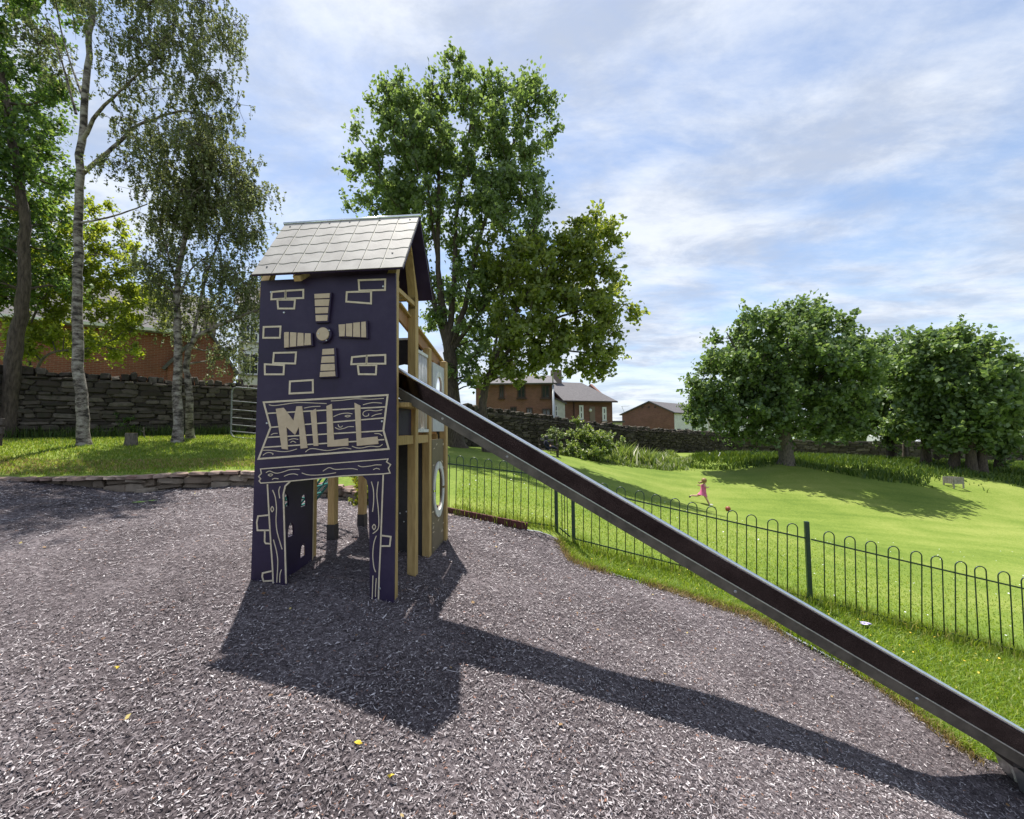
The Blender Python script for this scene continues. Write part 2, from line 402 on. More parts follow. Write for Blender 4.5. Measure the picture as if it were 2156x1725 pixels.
def _mulch():
    m, nt, N, L, p = new_mat('bark_mulch')
    g = N.new('ShaderNodeNewGeometry')
    n1 = N.new('ShaderNodeTexNoise'); n1.inputs['Scale'].default_value = 26; n1.inputs['Detail'].default_value = 8; n1.inputs['Roughness'].default_value = .75; n1.inputs['Distortion'].default_value = 1.2
    L.new(g.outputs['Position'], n1.inputs['Vector'])
    n2 = N.new('ShaderNodeTexNoise'); n2.inputs['Scale'].default_value = .8; n2.inputs['Detail'].default_value = 4
    L.new(g.outputs['Position'], n2.inputs['Vector'])
    a = N.new('ShaderNodeMath'); a.operation = 'MULTIPLY_ADD'; a.inputs[1].default_value = .25
    s = N.new('ShaderNodeMath'); s.operation = 'MULTIPLY'; s.inputs[1].default_value = .75
    L.new(n1.outputs['Fac'], s.inputs[0]); L.new(n2.outputs['Fac'], a.inputs[0]); L.new(s.outputs[0], a.inputs[2])
    r = ramp(N, [(.38, (.030, .024, .027)), (.49, (.095, .079, .085)), (.59, (.22, .19, .20)), (.74, (.46, .42, .435))])
    L.new(a.outputs[0], r.inputs[0]); L.new(r.outputs[0], p.inputs['Base Color'])
    p.inputs['Roughness'].default_value = .9; p.inputs['Specular IOR Level'].default_value = .2
    b = N.new('ShaderNodeBump'); b.inputs['Strength'].default_value = .9; b.inputs['Distance'].default_value = .03
    L.new(n1.outputs['Fac'], b.inputs['Height']); L.new(b.outputs[0], p.inputs['Normal'])
    return m
MAT['mulch'] = _mulch()

# ------------------------------------------------------------------ objects and meshes
def tag(o, label=None, cat=None, group=None, kind=None):
    if label: o['label'] = label
    if cat: o['category'] = cat
    if group: o['group'] = group
    if kind: o['kind'] = kind
    return o
def empty(name, loc, label, cat, group=None):
    o = bpy.data.objects.new(name, None)
    o.empty_display_size = .2
    o.location = tuple(float(c) for c in loc)
    COL.objects.link(o)
    return tag(o, label, cat, group)
def link(name, me, parent=None, mat=None):
    if mat is not None and not me.materials:
        me.materials.append(MAT[mat])
    o = bpy.data.objects.new(name, me)
    COL.objects.link(o)
    if parent is not None:
        o.parent = parent
    return o
def origin_of(parent):
    p = np.zeros(3)
    while parent is not None:
        p += np.array(parent.location)
        parent = parent.parent
    return p

class MB:
    """collects shapes in world coordinates; build() links them as one mesh object"""
    def __init__(self):
        self.v, self.f = [], []
    def add(self, vs, fs):
        b = len(self.v)
        self.v += [tuple(map(float, p)) for p in vs]
        self.f += [tuple(i + b for i in f) for f in fs]
        return self
    def box(self, c, ax, ay, az, sx, sy, sz):
        c = np.array(c, float); ax, ay, az = (np.array(a, float) for a in (ax, ay, az))
        vs = [c + ax * (sx / 2 * i) + ay * (sy / 2 * j) + az * (sz / 2 * k) for k in (-1, 1) for j in (-1, 1) for i in (-1, 1)]
        return self.add(vs, [(0, 2, 3, 1), (4, 5, 7, 6), (0, 1, 5, 4), (2, 6, 7, 3), (0, 4, 6, 2), (1, 3, 7, 5)])
    def aabox(self, lo, hi):
        lo, hi = np.array(lo, float), np.array(hi, float)
        return self.box((lo + hi) / 2, (1, 0, 0), (0, 1, 0), (0, 0, 1), *(hi - lo))
    def bar(self, a, b, w, h, up=(0, 0, 1)):
        a, b = np.array(a, float), np.array(b, float)
        d = b - a; n = np.linalg.norm(d); d /= n
        up = np.array(up, float); side = np.cross(d, up)
        if np.linalg.norm(side) < 1e-4:
            side = np.cross(d, (1, 0, 0))
        side /= np.linalg.norm(side); up = np.cross(side, d)
        return self.box((a + b) / 2, d, side, up, n, w, h)
    def tube(self, pts, r, n=8, cap=True, closed=False):
        pts = [np.array(p, float) for p in pts]
        m = len(pts)
        rs = r if hasattr(r, '__len__') else [r] * m
        rings = []
        prev = None
        for i, p in enumerate(pts):
            if closed:
                t = pts[(i + 1) % m] - pts[i - 1]
            else:
                t = pts[min(i + 1, m - 1)] - pts[max(i - 1, 0)]
            t = t / (np.linalg.norm(t) + 1e-9)
            if prev is None:
                a = np.cross(t, (0, 0, 1))
                if np.linalg.norm(a) < 1e-2:
                    a = np.cross(t, (1, 0, 0))
            else:
                a = prev - t * prev.dot(t)
            a /= np.linalg.norm(a) + 1e-9
            prev = a
            b = np.cross(t, a)
            rings.append([p + rs[i] * (a * math.cos(2 * math.pi * k / n) + b * math.sin(2 * math.pi * k / n)) for k in range(n)])
        vs = [q for rg in rings for q in rg]
        fs = []
        for i in range(m if closed else m - 1):
            j = (i + 1) % m
            for k in range(n):
                k2 = (k + 1) % n
                fs.append((i * n + k, i * n + k2, j * n + k2, j * n + k))
        if cap and not closed:
            fs.append(tuple(range(n - 1, -1, -1)))
            fs.append(tuple((m - 1) * n + k for k in range(n)))
        return self.add(vs, fs)
    def lathe(self, c, prof, n=16, axis=(0, 0, 1)):
        axis = np.array(axis, float); axis /= np.linalg.norm(axis)
        a = np.cross(axis, (0, 1, 0)) if abs(axis[1]) < .9 else np.cross(axis, (1, 0, 0))
        a /= np.linalg.norm(a); b = np.cross(axis, a); c = np.array(c, float)
        vs = [c + axis * z + r * (a * math.cos(2 * math.pi * k / n) + b * math.sin(2 * math.pi * k / n)) for r, z in prof for k in range(n)]
        fs = [(i * n + k, i * n + (k + 1) % n, (i + 1) * n + (k + 1) % n, (i + 1) * n + k) for i in range(len(prof) - 1) for k in range(n)]
        return self.add(vs, fs)
    def slab(self, pts, back):
        """polygon (3D points in order) extruded by the vector back"""
        pts = [np.array(p, float) for p in pts]; back = np.array(back, float); n = len(pts)
        tris = tessellate_polygon([[Vector(p) for p in pts]])
        vs = pts + [p + back for p in pts]
        fs = [tuple(t) for t in tris] + [tuple(n + i for i in reversed(t)) for t in tris]
        fs += [(i, (i + 1) % n, n + (i + 1) % n, n + i) for i in range(n)]
        return self.add(vs, fs)
    def build(self, name, mat, parent=None, smooth=False, bevel=0.0):
        o0 = origin_of(parent)
        me = bpy.data.meshes.new(name)
        me.from_pydata([tuple(np.array(p) - o0) for p in self.v], [], self.f)
        bm = bmesh.new(); bm.from_mesh(me)
        bmesh.ops.recalc_face_normals(bm, faces=bm.faces)
        if bevel:
            bmesh.ops.bevel(bm, geom=list(bm.edges), offset=bevel, segments=1, affect='EDGES', clamp_overlap=True)
        bm.to_mesh(me); bm.free()
        if smooth:
            me.polygons.foreach_set('use_smooth', [True] * len(me.polygons))
        return link(name, me, parent, mat)

def mesh_np(name, V, Fc, k):
    """fast mesh from numpy: V (n,3), Fc (m,k)"""
    me = bpy.data.meshes.new(name)
    V = np.ascontiguousarray(V, np.float32); Fc = np.ascontiguousarray(Fc, np.int32)
    me.vertices.add(len(V)); me.vertices.foreach_set('co', V.ravel())
    me.loops.add(Fc.size); me.loops.foreach_set('vertex_index', Fc.ravel())
    me.polygons.add(len(Fc))
    me.polygons.foreach_set('loop_start', np.arange(0, Fc.size, k, dtype=np.int32))
    me.update(calc_edges=True)
    return me
def unit(a):
    return a / (np.linalg.norm(a, axis=-1, keepdims=True) + 1e-9)

# ------------------------------------------------------------------ terrain: one height field for the bark, one for the grass
class Height:
    def __init__(self, pts, smooth=1e-3):
        P = np.array(pts, float)
        self.xy = P[:, :2]
        n = len(P)
        K = self._k(self.xy, self.xy) + np.eye(n) * smooth
        A = np.zeros((n + 3, n + 3))
        A[:n, :n] = K; A[:n, n] = 1; A[:n, n + 1:] = self.xy; A[n:, :n] = A[:n, n:].T
        b = np.zeros(n + 3); b[:n] = P[:, 2]
        self.w = np.linalg.solve(A, b)
    @staticmethod
    def _k(a, b):
        d2 = ((a[:, None, :] - b[None, :, :]) ** 2).sum(-1)
        return np.sqrt(d2 + .6)          # multiquadric: tame between and beyond the points
    def __call__(self, x, y):
        q = np.stack([np.ravel(x), np.ravel(y)], -1).astype(float)
        out = np.empty(len(q))
        for i in range(0, len(q), 20000):
            s = q[i:i + 20000]
            out[i:i + 20000] = self._k(s, self.xy) @ self.w[:-3] + self.w[-3] + s @ self.w[-2:]
        return out.reshape(np.shape(x)) if np.shape(x) else float(out[0])

FENCE_FOOT = [pd(955, 1080, 7.4), pd(970, 1085, 7.3), pd(1172, 1118, 6.98), pd(1208, 1143, 6.75), pd(1706, 1270, 5.94), pd(2150, 1385, 5.55)]
BORDER = [pd(955, 1083, 7.33), pd(1110, 1114, 6.95), pd(1183, 1138, 6.72), pd(1200, 1165, 6.40), pd(1215, 1182, 6.2), pd(1400, 1238, 5.75), pd(1600, 1300, 5.25), pd(1780, 1400, 4.6), pd(1920, 1490, 4.1), pd(2050, 1590, 3.6)]
KERB_TOP = [pd(0, 1006, 7.4), pd(290, 1002, 7.7), pd(534, 993, 8.3), pd(735, 1025, 8.6)]
KERB_BASE = [pd(0, 1010, 7.38), pd(290, 1034, 7.68), pd(534, 1021, 8.28), pd(735, 1052, 8.55)]
WALL_BASE = [pd(-250, 932, 8.9), pd(0, 925, 11), pd(530, 915, 14.5)]
WALL_FAR = [(0.6, 25.0, .55), (9.5, 31.5, -.15), (21.5, 40.3, -.85), (33, 44.5, -1.6), (62, 47, -2.2)]

MULCH = Height([pd(828, 1270, 3.81), pd(528, 1222, 3.95), (-.32, 3.42, -.13), (0, 3.41, -.215), (.4, 3.39, -.315), (.82, 3.37, -.42), (1.55, 3.34, -.605), (1.86, 3.33, -.685), (2.43, 3.29, -.875), (2.87, 3.25, -1.03), (3.42, 3.21, -1.21), pd(2135, 1690, 3.1) + np.array([0, 0, -.12]), (-1.03, 4.45, .07), (-.95, 4.96, .10), (-.83, 5.53, .12),
                (-2.2, 5.05, .28), (-2.1, 5.85, .28), (0, 2, -.33), (-2, 1.6, -.03), (-5, 2.2, .22), (0, 0, -.4), (-4, 0, .15), (4, 0, -1.35), (4.2, 2, -1.5), (4.3, 3.0, -1.46), (-8, 1, .4), (-10, 4, .6),
                (9, 1, -2.4), (9, -3, -2.4), (-8, -3, .3), (0, -3, -.5), (-14, 6.3, .8), pd(0, 1060, 5.9), pd(530, 1046, 7.6)] + BORDER + KERB_BASE)
GRASS = Height(FENCE_FOOT + BORDER + KERB_TOP + WALL_BASE + WALL_FAR +
               [pd(1482, 1068, 17), pd(1165, 960, 20), pd(1500, 985, 26), pd(1655, 976, 24.2), pd(1430, 962, 30), pd(2000, 1015, 23), pd(2040, 985, 27),
                pd(2156, 1200, 11), pd(2000, 1100, 17), pd(1800, 1150, 11.5), pd(2156, 1080, 19.5), pd(1200, 1010, 13), pd(1020, 945, 21),
                (-14, 6.3, .9), (-20, 10, 1.5), (9, 2.4, -2.2), (14, 2, -3.0), (6, 4.2, -1.5), (-12, 25, 1.5), (-30, 40, 2), (10, 60, -2), (60, 70, -5), (110, 60, -4), (100, 10, -5), (40, 0, -4.5),
                (20, 6, -3.0), (30, 15, -2.9), (150, 150, -4), (-80, 120, 2), (25, -20, -4)])
def g_at(x, y): return float(GRASS(np.array([x]), np.array([y]))[0])
def m_at(x, y): return float(MULCH(np.array([x]), np.array([y]))[0])
def hit(u, v, H, lo=1.0, hi=120.0):
    """where the line of sight meets a height field"""
    r = ray(u, v); r = r / r[1]
    t = np.exp(np.linspace(math.log(lo), math.log(hi), 1600))
    P = CAMP + r[None, :] * t[:, None]
    below = P[:, 2] < H(P[:, 0], P[:, 1])
    i = int(np.argmax(below)) if below.any() else len(t) - 1
    p = P[i].copy(); p[2] = float(H(np.array([p[0]]), np.array([p[1]]))[0])
    return p

MULCH_POLY = [(-14, 6.3)] + [tuple(p[:2]) for p in KERB_TOP] + [tuple(p[:2]) for p in BORDER] + [(4.9, 3.1), (9, 1.6), (9, -3), (-14, -3)]
def resample(poly, step):
    out = []
    n = len(poly)
    for i in range(n):
        a, b = np.array(poly[i]), np.array(poly[(i + 1) % n])
        k = max(1, int(np.linalg.norm(b - a) / step))
        out += [tuple(a + (b - a) * j / k) for j in range(k)]
    return out
def wobble(poly, amp):
    out = []
    for i, (x, y) in enumerate(poly):
        out.append((x + amp * math.sin(i * 2.3) * .6 + random.uniform(-amp, amp), y + amp * math.cos(i * 1.7) * .6 + random.uniform(-amp, amp)))
    return out
def inside(poly, x, y):
    P = np.array(poly); x = np.asarray(x); y = np.asarray(y)
    res = np.zeros(x.shape, bool)
    j = len(P) - 1
    for i in range(len(P)):
        xi, yi = P[i]; xj, yj = P[j]
        c = ((yi > y) != (yj > y)) & (x < (xj - xi) * (y - yi) / (yj - yi + 1e-12) + xi)
        res ^= c
        j = i
    return res
_mp = resample(MULCH_POLY, .16)
_mp = [(x + random.uniform(-.02, .02), y + random.uniform(-.02, .02)) if (x > -1.0 and 3 < y < 7.5) else (x, y) for x, y in _mp]
MPOLY = _mp

def sheet(name, pts, H, mat, keep, lift=0.0, boundary=None):
    n0 = len(boundary)
    allp = [Vector(p) for p in boundary] + [Vector(p) for p in pts]
    edges = [(i, (i + 1) % n0) for i in range(n0)]
    v, e, f, *_ = delaunay_2d_cdt(allp, edges, [], 0, 1e-5)
    V = np.array([tuple(p) for p in v]); Fc = np.array([t for t in f if len(t) == 3])
    c = V[Fc].mean(1)
    Fc = Fc[keep(c[:, 0], c[:, 1])]
    Z = H(V[:, 0], V[:, 1]) + lift
    me = mesh_np(name, np.column_stack([V, Z]), Fc, 3)
    bm = bmesh.new(); bm.from_mesh(me)
    bmesh.ops.delete(bm, geom=[q for q in bm.verts if not q.link_faces], context='VERTS')
    bmesh.ops.recalc_face_normals(bm, faces=bm.faces)
    if sum(fc.normal.z for fc in bm.faces) < 0:
        bmesh.ops.reverse_faces(bm, faces=bm.faces)
    bm.to_mesh(me); bm.free()
    me.polygons.foreach_set('use_smooth', [True] * len(me.polygons))
    o = link(name, me, None, mat)
    o['kind'] = 'structure'
    return o
gx, gy = np.meshgrid(np.arange(-13.8, 9, .22), np.arange(-2.8, 9.2, .22))
gx = gx.ravel() + RNG.uniform(-.05, .05, gx.size); gy = gy.ravel() + RNG.uniform(-.05, .05, gy.size)
k = inside(MPOLY, gx, gy)
def rough_mulch(x, y):
    return MULCH(x, y) + .018 * np.sin(x * 2.1 + 1.3 * np.sin(y * 1.7)) * np.cos(y * 2.6 + x) + .012 * np.sin(5.1 * x + 2 * y) * np.sin(4.3 * y - x)
sheet('mulch_ground', list(zip(gx[k], gy[k])), rough_mulch, 'mulch', lambda x, y: inside(MPOLY, x, y), boundary=MPOLY)
gp = []
for step, x0, x1, y0, y1 in ((.4, -15, 14, 2, 14), (1.2, -24, 40, -6, 50), (8, -160, 200, -40, 200)):
    xs, ys = np.meshgrid(np.arange(x0, x1, step), np.arange(y0, y1, step))
    gp.append(np.column_stack([xs.ravel() + RNG.uniform(-.1, .1, xs.size) * step, ys.ravel() + RNG.uniform(-.1, .1, ys.size) * step]))
gp = np.concatenate(gp)
gp = gp[~inside(MPOLY, gp[:, 0], gp[:, 1])]
sheet('lawn', [tuple(p) for p in gp], GRASS, 'lawn', lambda x, y: ~inside(MPOLY, x, y), boundary=MPOLY)
# ------------------------------------------------------------------ the mill play tower
TH = math.radians(5.5)
E1 = np.array([math.cos(TH), -math.sin(TH), 0]); E2 = np.array([math.sin(TH), math.cos(TH), 0]); EZ = np.array([0, 0, 1.0])
A0 = pd(828, 1270, 3.81)
A0 = np.array([A0[0], A0[1], A0[2]])
def T(s, d, z): return A0 * np.array([1, 1, 0]) + E1 * s + E2 * d + EZ * z
def on_panel(uv, off=0.0):
    r = ray(*uv)
    q = T(0, off, 0)
    t = (q - CAMP).dot(E2) / r.dot(E2)
    return CAMP + r * t
tower = empty('play_tower', T(-.7, .35, m_at(*(T(-.7, .35, 0)[:2]))), 'tall dark purple wooden play tower shaped like a windmill, with tiled roof and MILL sign', 'play tower')
R5 = reg(560, 660, 4.687); R6 = reg(640, 980, 5.827); R7 = reg(620, 1160, 4.538); R2 = reg(580, 1000, 2.875); R3 = reg(960, 560, 2.875)

def poly_panel(uvs, th=.02, off=0.0, name='panel', mat='purple', parent=tower, bevel=0):
    pts = [on_panel(p, off) for p in uvs]
    return MB().slab(pts, E2 * th).build(name, mat, parent, bevel=bevel)
front_outline = [(549, 592), (833, 575), (833.5, 900), (829, 1285)] + [R7(*p) for p in [(1424, 1690), (1417, 900), (1412, 700), (1402, 330), (1388, 240), (1340, 190), (1000, 205), (800, 217), (520, 240), (480, 275), (450, 320), (430, 400), (440, 600), (455, 1000), (472, 1450)]] + [(527, 1250)]
front = poly_panel(front_outline, .022, 0, 'front_panel')

def ribbon(mb, uvs, w, off=-.004, th=.006, closed=False):
    """a pale routed line standing a few millimetres proud on the front board"""
    P = [on_panel(p, 0) for p in uvs]
    q = np.array([((p - A0).dot(E1), p[2]) for p in P])
    n = len(q)
    L, Rr = [], []
    for i in range(n):
        if closed:
            a, b = q[i] - q[i - 1], q[(i + 1) % n] - q[i]
        else:
            a = q[i] - q[max(i - 1, 0)]; b = q[min(i + 1, n - 1)] - q[i]
            if i == 0: a = b
            if i == n - 1: b = a
        a = a / (np.linalg.norm(a) + 1e-9); b = b / (np.linalg.norm(b) + 1e-9)
        na, nb = np.array([-a[1], a[0]]), np.array([-b[1], b[0]])
        m = na + nb; m /= np.linalg.norm(m) + 1e-9
        k = min(1.8, 1 / max(.3, m.dot(na)))
        L.append(q[i] + m * w / 2 * k); Rr.append(q[i] - m * w / 2 * k)
    vs = []
    for o_ in (off, off + th):
        for s, z in L + Rr:
            vs.append(T(s, o_, z))
    fs = []
    for i in range(n if closed else n - 1):
        j = (i + 1) % n
        fs += [(i, j, n + j, n + i), (2 * n + i, 3 * n + i, 3 * n + j, 2 * n + j), (i, 2 * n + i, 2 * n + j, j), (n + i, n + j, 3 * n + j, 3 * n + i)]
    if not closed:
        fs += [(0, n, 3 * n, 2 * n), (n - 1, 3 * n - 1, 4 * n - 1, 2 * n - 1)]
    return mb.add(vs, fs)
def smooth_pts(pts, k=4):
    P = [np.array(p, float) for p in pts]; out = []
    for i in range(len(P) - 1):
        p0, p1, p2, p3 = P[max(i - 1, 0)], P[i], P[i + 1], P[min(i + 2, len(P) - 1)]
        for j in range(k):
            t = j / k
            out.append(.5 * ((2 * p1) + (-p0 + p2) * t + (2 * p0 - 5 * p1 + 4 * p2 - p3) * t * t + (-p0 + 3 * p1 - 3 * p2 + p3) * t ** 3))
    out.append(P[-1])
    return [tuple(p) for p in out]
# bricks drawn on the board: (corner lists in one crop of the photo)
BR = [[(592, 365), (755, 350), (752, 442), (588, 452)], [(758, 350), (966, 338), (966, 436), (755, 442)], [(660, 455), (868, 455), (858, 560), (668, 560)],
      [(1620, 225), (1935, 215), (1932, 340), (1628, 348)], [(1480, 365), (1768, 358), (1766, 500), (1474, 478)],
      [(497, 778), (697, 772), (690, 905), (492, 906)], [(618, 1085), (880, 1078), (870, 1210), (608, 1205)], [(510, 1218), (738, 1230), (732, 1338), (512, 1338)],
      [(808, 1422), (1078, 1405), (1080, 1552), (803, 1565)],
      [(1542, 1135), (1715, 1118), (1712, 1212), (1534, 1218)], [(1718, 1117), (1936, 1108), (1936, 1212), (1714, 1212)], [(1610, 1230), (1830, 1228), (1824, 1338), (1622, 1336)]]
for c in BR:
    mb = MB(); ribbon(mb, [R5(*p) for p in c], .017, closed=True); mb.build('brick_outline', 'engrave', tower)
for c in [[(272, 637), (145, 650), (130, 720), (137, 812), (278, 812)], [(222, 815), (220, 940), (232, 962), (282, 965)], [(300, 1278), (197, 1302), (192, 1345), (208, 1395), (312, 1388)], [(1562, 872), (1665, 885), (1652, 992), (1556, 992)]]:
    mb = MB(); ribbon(mb, [R7(*p) for p in c], .014); mb.build('brick_outline', 'engrave', tower)
# sign board
mb = MB()
ribbon(mb, [R6(*p) for p in [(152, 210), (1975, 102), (1912, 620), (1990, 895), (75, 1042), (252, 582)]], .017, closed=True)
mb.build('sign_outline', 'engrave', tower)
for a, b in [((212, 372), (1940, 277)), ((250, 578), (1918, 440)), ((215, 725), (1905, 628)), ((150, 872), (1925, 757))]:
    mb = MB(); ribbon(mb, [R6(*a), R6(*b)], .012, off=-.0035, th=.005); mb.build('plank_line', 'engrave', tower)
GRAIN6 = [[(228, 245), (300, 258), (450, 240), (600, 218), (760, 215), (1075, 228)], [(1140, 190), (1300, 180), (1500, 158), (1700, 165), (1920, 152)], [(745, 295), (850, 275), (985, 268)],
          [(1612, 245), (1750, 215), (1890, 222)], [(1178, 420), (1280, 380), (1380, 368), (1455, 380)], [(1345, 412), (1385, 400), (1425, 410), (1385, 425), (1345, 412)],
          [(1895, 318), (1800, 335), (1700, 325), (1630, 345), (1610, 385), (1640, 415), (1690, 405), (1695, 375)], [(1738, 418), (1800, 390), (1885, 375)],
          [(1245, 535), (1260, 570), (1290, 575), (1312, 555)], [(1200, 580), (1260, 605), (1340, 590), (1400, 568), (1478, 568)], [(258, 690), (300, 668), (355, 665)],
          [(515, 765), (590, 745), (660, 755)], [(545, 802), (580, 780), (625, 802)], [(1780, 668), (1850, 672), (1895, 702)],
          [(140, 915), (260, 915), (420, 935), (540, 925), (640, 895)], [(765, 940), (830, 895), (920, 895), (1080, 918), (1240, 895), (1340, 880), (1438, 895)], [(1450, 855), (1520, 880), (1600, 880), (1720, 855), (1840, 862), (1898, 828)],
          [(140, 988), (190, 955), (240, 948), (288, 965), (280, 982)],
          [(185, 1245), (240, 1220), (330, 1252), (430, 1235), (540, 1200), (680, 1195)], [(215, 1278), (250, 1262), (283, 1275), (250, 1295), (215, 1278)], [(275, 1345), (310, 1328), (368, 1335)],
          [(450, 1298), (520, 1270), (600, 1262), (655, 1278)], [(712, 1248), (820, 1278), (1000, 1275), (1215, 1245)], [(1022, 1222), (1070, 1190), (1120, 1170), (1200, 1195), (1330, 1190), (1450, 1185), (1532, 1200)],
          [(1538, 1138), (1600, 1158), (1720, 1145), (1800, 1130), (1885, 1130)], [(1762, 1200), (1810, 1180), (1858, 1195)]]
mb = MB()
for g in GRAIN6:
    ribbon(mb, [R6(*p) for p in smooth_pts(g)], .0065, off=-.003, th=.0045)
GRAIN7 = [[(310, 350), (340, 430), (355, 560), (350, 700), (365, 840), (420, 1030)], [(398, 310), (382, 360), (392, 445)], [(320, 918), (355, 1050), (370, 1180), (358, 1410)], [(412, 1262), (395, 1320), (392, 1410)],
          [(1442, 255), (1465, 350), (1468, 480), (1455, 600)], [(1520, 255), (1505, 400), (1520, 560), (1528, 720), (1515, 800), (1458, 850)], [(1498, 875), (1470, 960), (1458, 1100), (1470, 1230), (1490, 1290)],
          [(1460, 1330), (1455, 1480), (1450, 1625)], [(1498, 1362), (1490, 1480), (1488, 1575)],
          [(290, 570), (305, 540), (322, 570), (305, 600), (290, 570)], [(1452, 775), (1470, 745), (1490, 770), (1472, 805), (1452, 775)]]
for g in GRAIN7:
    ribbon(mb, [R7(*p) for p in smooth_pts(g)], .008, off=-.003, th=.0045)
mb.build('wood_grain_line', 'engrave', tower)
# lintel and door posts
mb = MB()
ribbon(mb, [R6(*p) for p in [(105, 1190), (1980, 1042), (1958, 1085), (2018, 1125), (1985, 1180), (2010, 1250), (1905, 1262), (1330, 1290), (545, 1368), (110, 1398), (85, 1365), (108, 1335), (78, 1300), (118, 1255)]], .010, closed=True)
mb.build('lintel_outline', 'engrave', tower)
for pl_ in ([(252, 285), (270, 620), (290, 960), (308, 1200), (318, 1420)], [(515, 250), (455, 305), (434, 400), (440, 600), (452, 1000), (464, 1420)], [(1578, 175), (1560, 640), (1548, 980), (1530, 1350), (1522, 1640)]):
    mb = MB(); ribbon(mb, [R7(*p) for p in pl_], .013); mb.build('door_post_outline', 'engrave', tower)
# letters
LET = [[(325, 305), (440, 288), (585, 480), (628, 268), (710, 265), (790, 880), (690, 893), (665, 572), (608, 688), (482, 575), (502, 905), (412, 892)],
       [(835, 345), (915, 302), (950, 850), (882, 852)], [(1070, 265), (1148, 232), (1180, 765), (1392, 738), (1392, 848), (1085, 865)],
       [(1482, 215), (1570, 258), (1582, 735), (1822, 712), (1835, 822), (1518, 852)]]
for c in LET:
    MB().slab([on_panel(R6(*p), -.009) for p in c], E2 * .010).build('letter', 'tan', tower, bevel=.0015)
# wind sails and hub
def sail(base, slats):
    b = MB().slab([on_panel(R5(*p), -.030) for p in base], E2 * .028).build('sail_blade', 'purple', tower, bevel=.002)
    for c in slats:
        MB().slab([on_panel(R5(*p), -.036) for p in c], E2 * .007).build('slat', 'tan', b, bevel=.001)
sail([(1085, 368), (1298, 362), (1262, 722), (1106, 728)], [[(1093, 386), (1276, 376), (1272, 432), (1096, 440)], [(1098, 452), (1272, 447), (1262, 527), (1100, 528)], [(1103, 546), (1258, 540), (1254, 612), (1106, 617)], [(1108, 637), (1252, 634), (1246, 702), (1111, 708)]])
sail([(1372, 735), (1722, 695), (1728, 912), (1374, 898)], [[(1380, 748), (1458, 743), (1452, 886), (1388, 888)], [(1468, 738), (1542, 733), (1540, 890), (1468, 886)], [(1554, 727), (1632, 720), (1636, 896), (1552, 892)], [(1648, 717), (1700, 712), (1706, 898), (1648, 897)]])
sail([(1180, 1025), (1348, 1018), (1368, 1372), (1142, 1382)], [[(1190, 1038), (1324, 1030), (1327, 1098), (1184, 1106)], [(1182, 1126), (1328, 1120), (1330, 1196), (1172, 1202)], [(1170, 1218), (1332, 1212), (1336, 1290), (1166, 1296)], [(1160, 1310), (1338, 1300), (1342, 1358), (1156, 1368)]])
sail([(728, 828), (1068, 842), (1078, 1000), (728, 1030)], [[(735, 838), (790, 836), (790, 1016), (737, 1022)], [(806, 838), (880, 842), (877, 1006), (802, 1012)], [(896, 844), (964, 848), (966, 998), (890, 1002)], [(982, 850), (1048, 852), (1054, 988), (974, 994)]])
hc = on_panel(R5(1222, 872), 0)
MB().lathe(hc, [(0, .036), (.078, .036), (.082, .032), (.082, 0)], 28, -E2).build('hub_ring', 'purple', tower, smooth=False)
hub = MB().lathe(hc, [(0, .046), (.060, .046), (.0625, .044), (.0625, .03)], 28, -E2).build('hub', 'tan', tower)
for X, Y in ((1272, 818), (1146, 857), (1238, 936)):
    MB().lathe(on_panel(R5(X, Y), -.046), [(0, .006), (.006, .005), (.008, 0)], 8, -E2).build('bolt', 'galv', hub)
for uv in (R5(583, 366), R5(1910, 298), R5(737, 607), R6(198, 518), R6(1890, 490), R7(1535, 1480)):
    MB().lathe(on_panel(uv, 0), [(0, .007), (.008, .006), (.011, .001), (.011, 0)], 10, -E2).build('bolt', 'galv', tower)

# posts
def gz(s, d): return m_at(*T(s, d, 0)[:2])
def post(s, d, ztop, w=.092, mat='timber'):
    z0 = gz(s, d) - .15
    return MB().box((T(s, d, z0) + T(s, d, ztop)) / 2, E1, E2, EZ, w, w, ztop - z0).build('post', mat, tower, bevel=.006)
ZT = 3.05
post(-.048, .075, ZT + .02); post(-1.335, .075, ZT + .02)
post(-.045, .65, ZT + .02); post(-1.20, .65, ZT + .02)
post(-.06, 1.20, 2.62); post(-1.25, 1.20, 2.62)
post(-.02, 1.83, 2.56); post(-1.17, 1.83, 2.56)
# black boxes around the feet of the rear posts
for s, d in ((-1.25, 1.20), (-1.17, 1.83)):
    z = gz(s, d)
    MB().box(T(s, d, z + .07), E1, E2, EZ, .10, .10, .24).build('post_foot', 'black', tower)
# decks, joists, floor
ZD = 1.60
for k in range(5):
    MB().box(T(-.69, .13 + .135 * k, ZD - .02), E1, E2, EZ, 1.17, .125, .036).build('deck_board', 'timber_red', tower)
for k in range(3):
    MB().box(T(-.67, .835 + .13 * k, ZD - .02), E1, E2, EZ, 1.15, .12, .036).build('deck_board', 'timber_red', tower)
for k in range(4):
    MB().box(T(-.66, 1.31 + .14 * k, ZD - .02), E1, E2, EZ, 1.10, .13, .036).build('deck_board', 'timber_red', tower)
for d in (.60, 1.15, 1.78):
    MB().box(T(-.69, d - .02, ZD - .085), E1, E2, EZ, 1.2, .045, .09).build('joist', 'timber', tower)
MB().bar(T(-.045, .70, ZD - .085), T(-.05, 1.15, ZD - .085), .045, .09).build('joist', 'timber', tower)
MB().bar(T(-.045, .12, ZD - .085), T(-.045, .60, ZD - .085), .045, .09).build('joist', 'timber', tower)
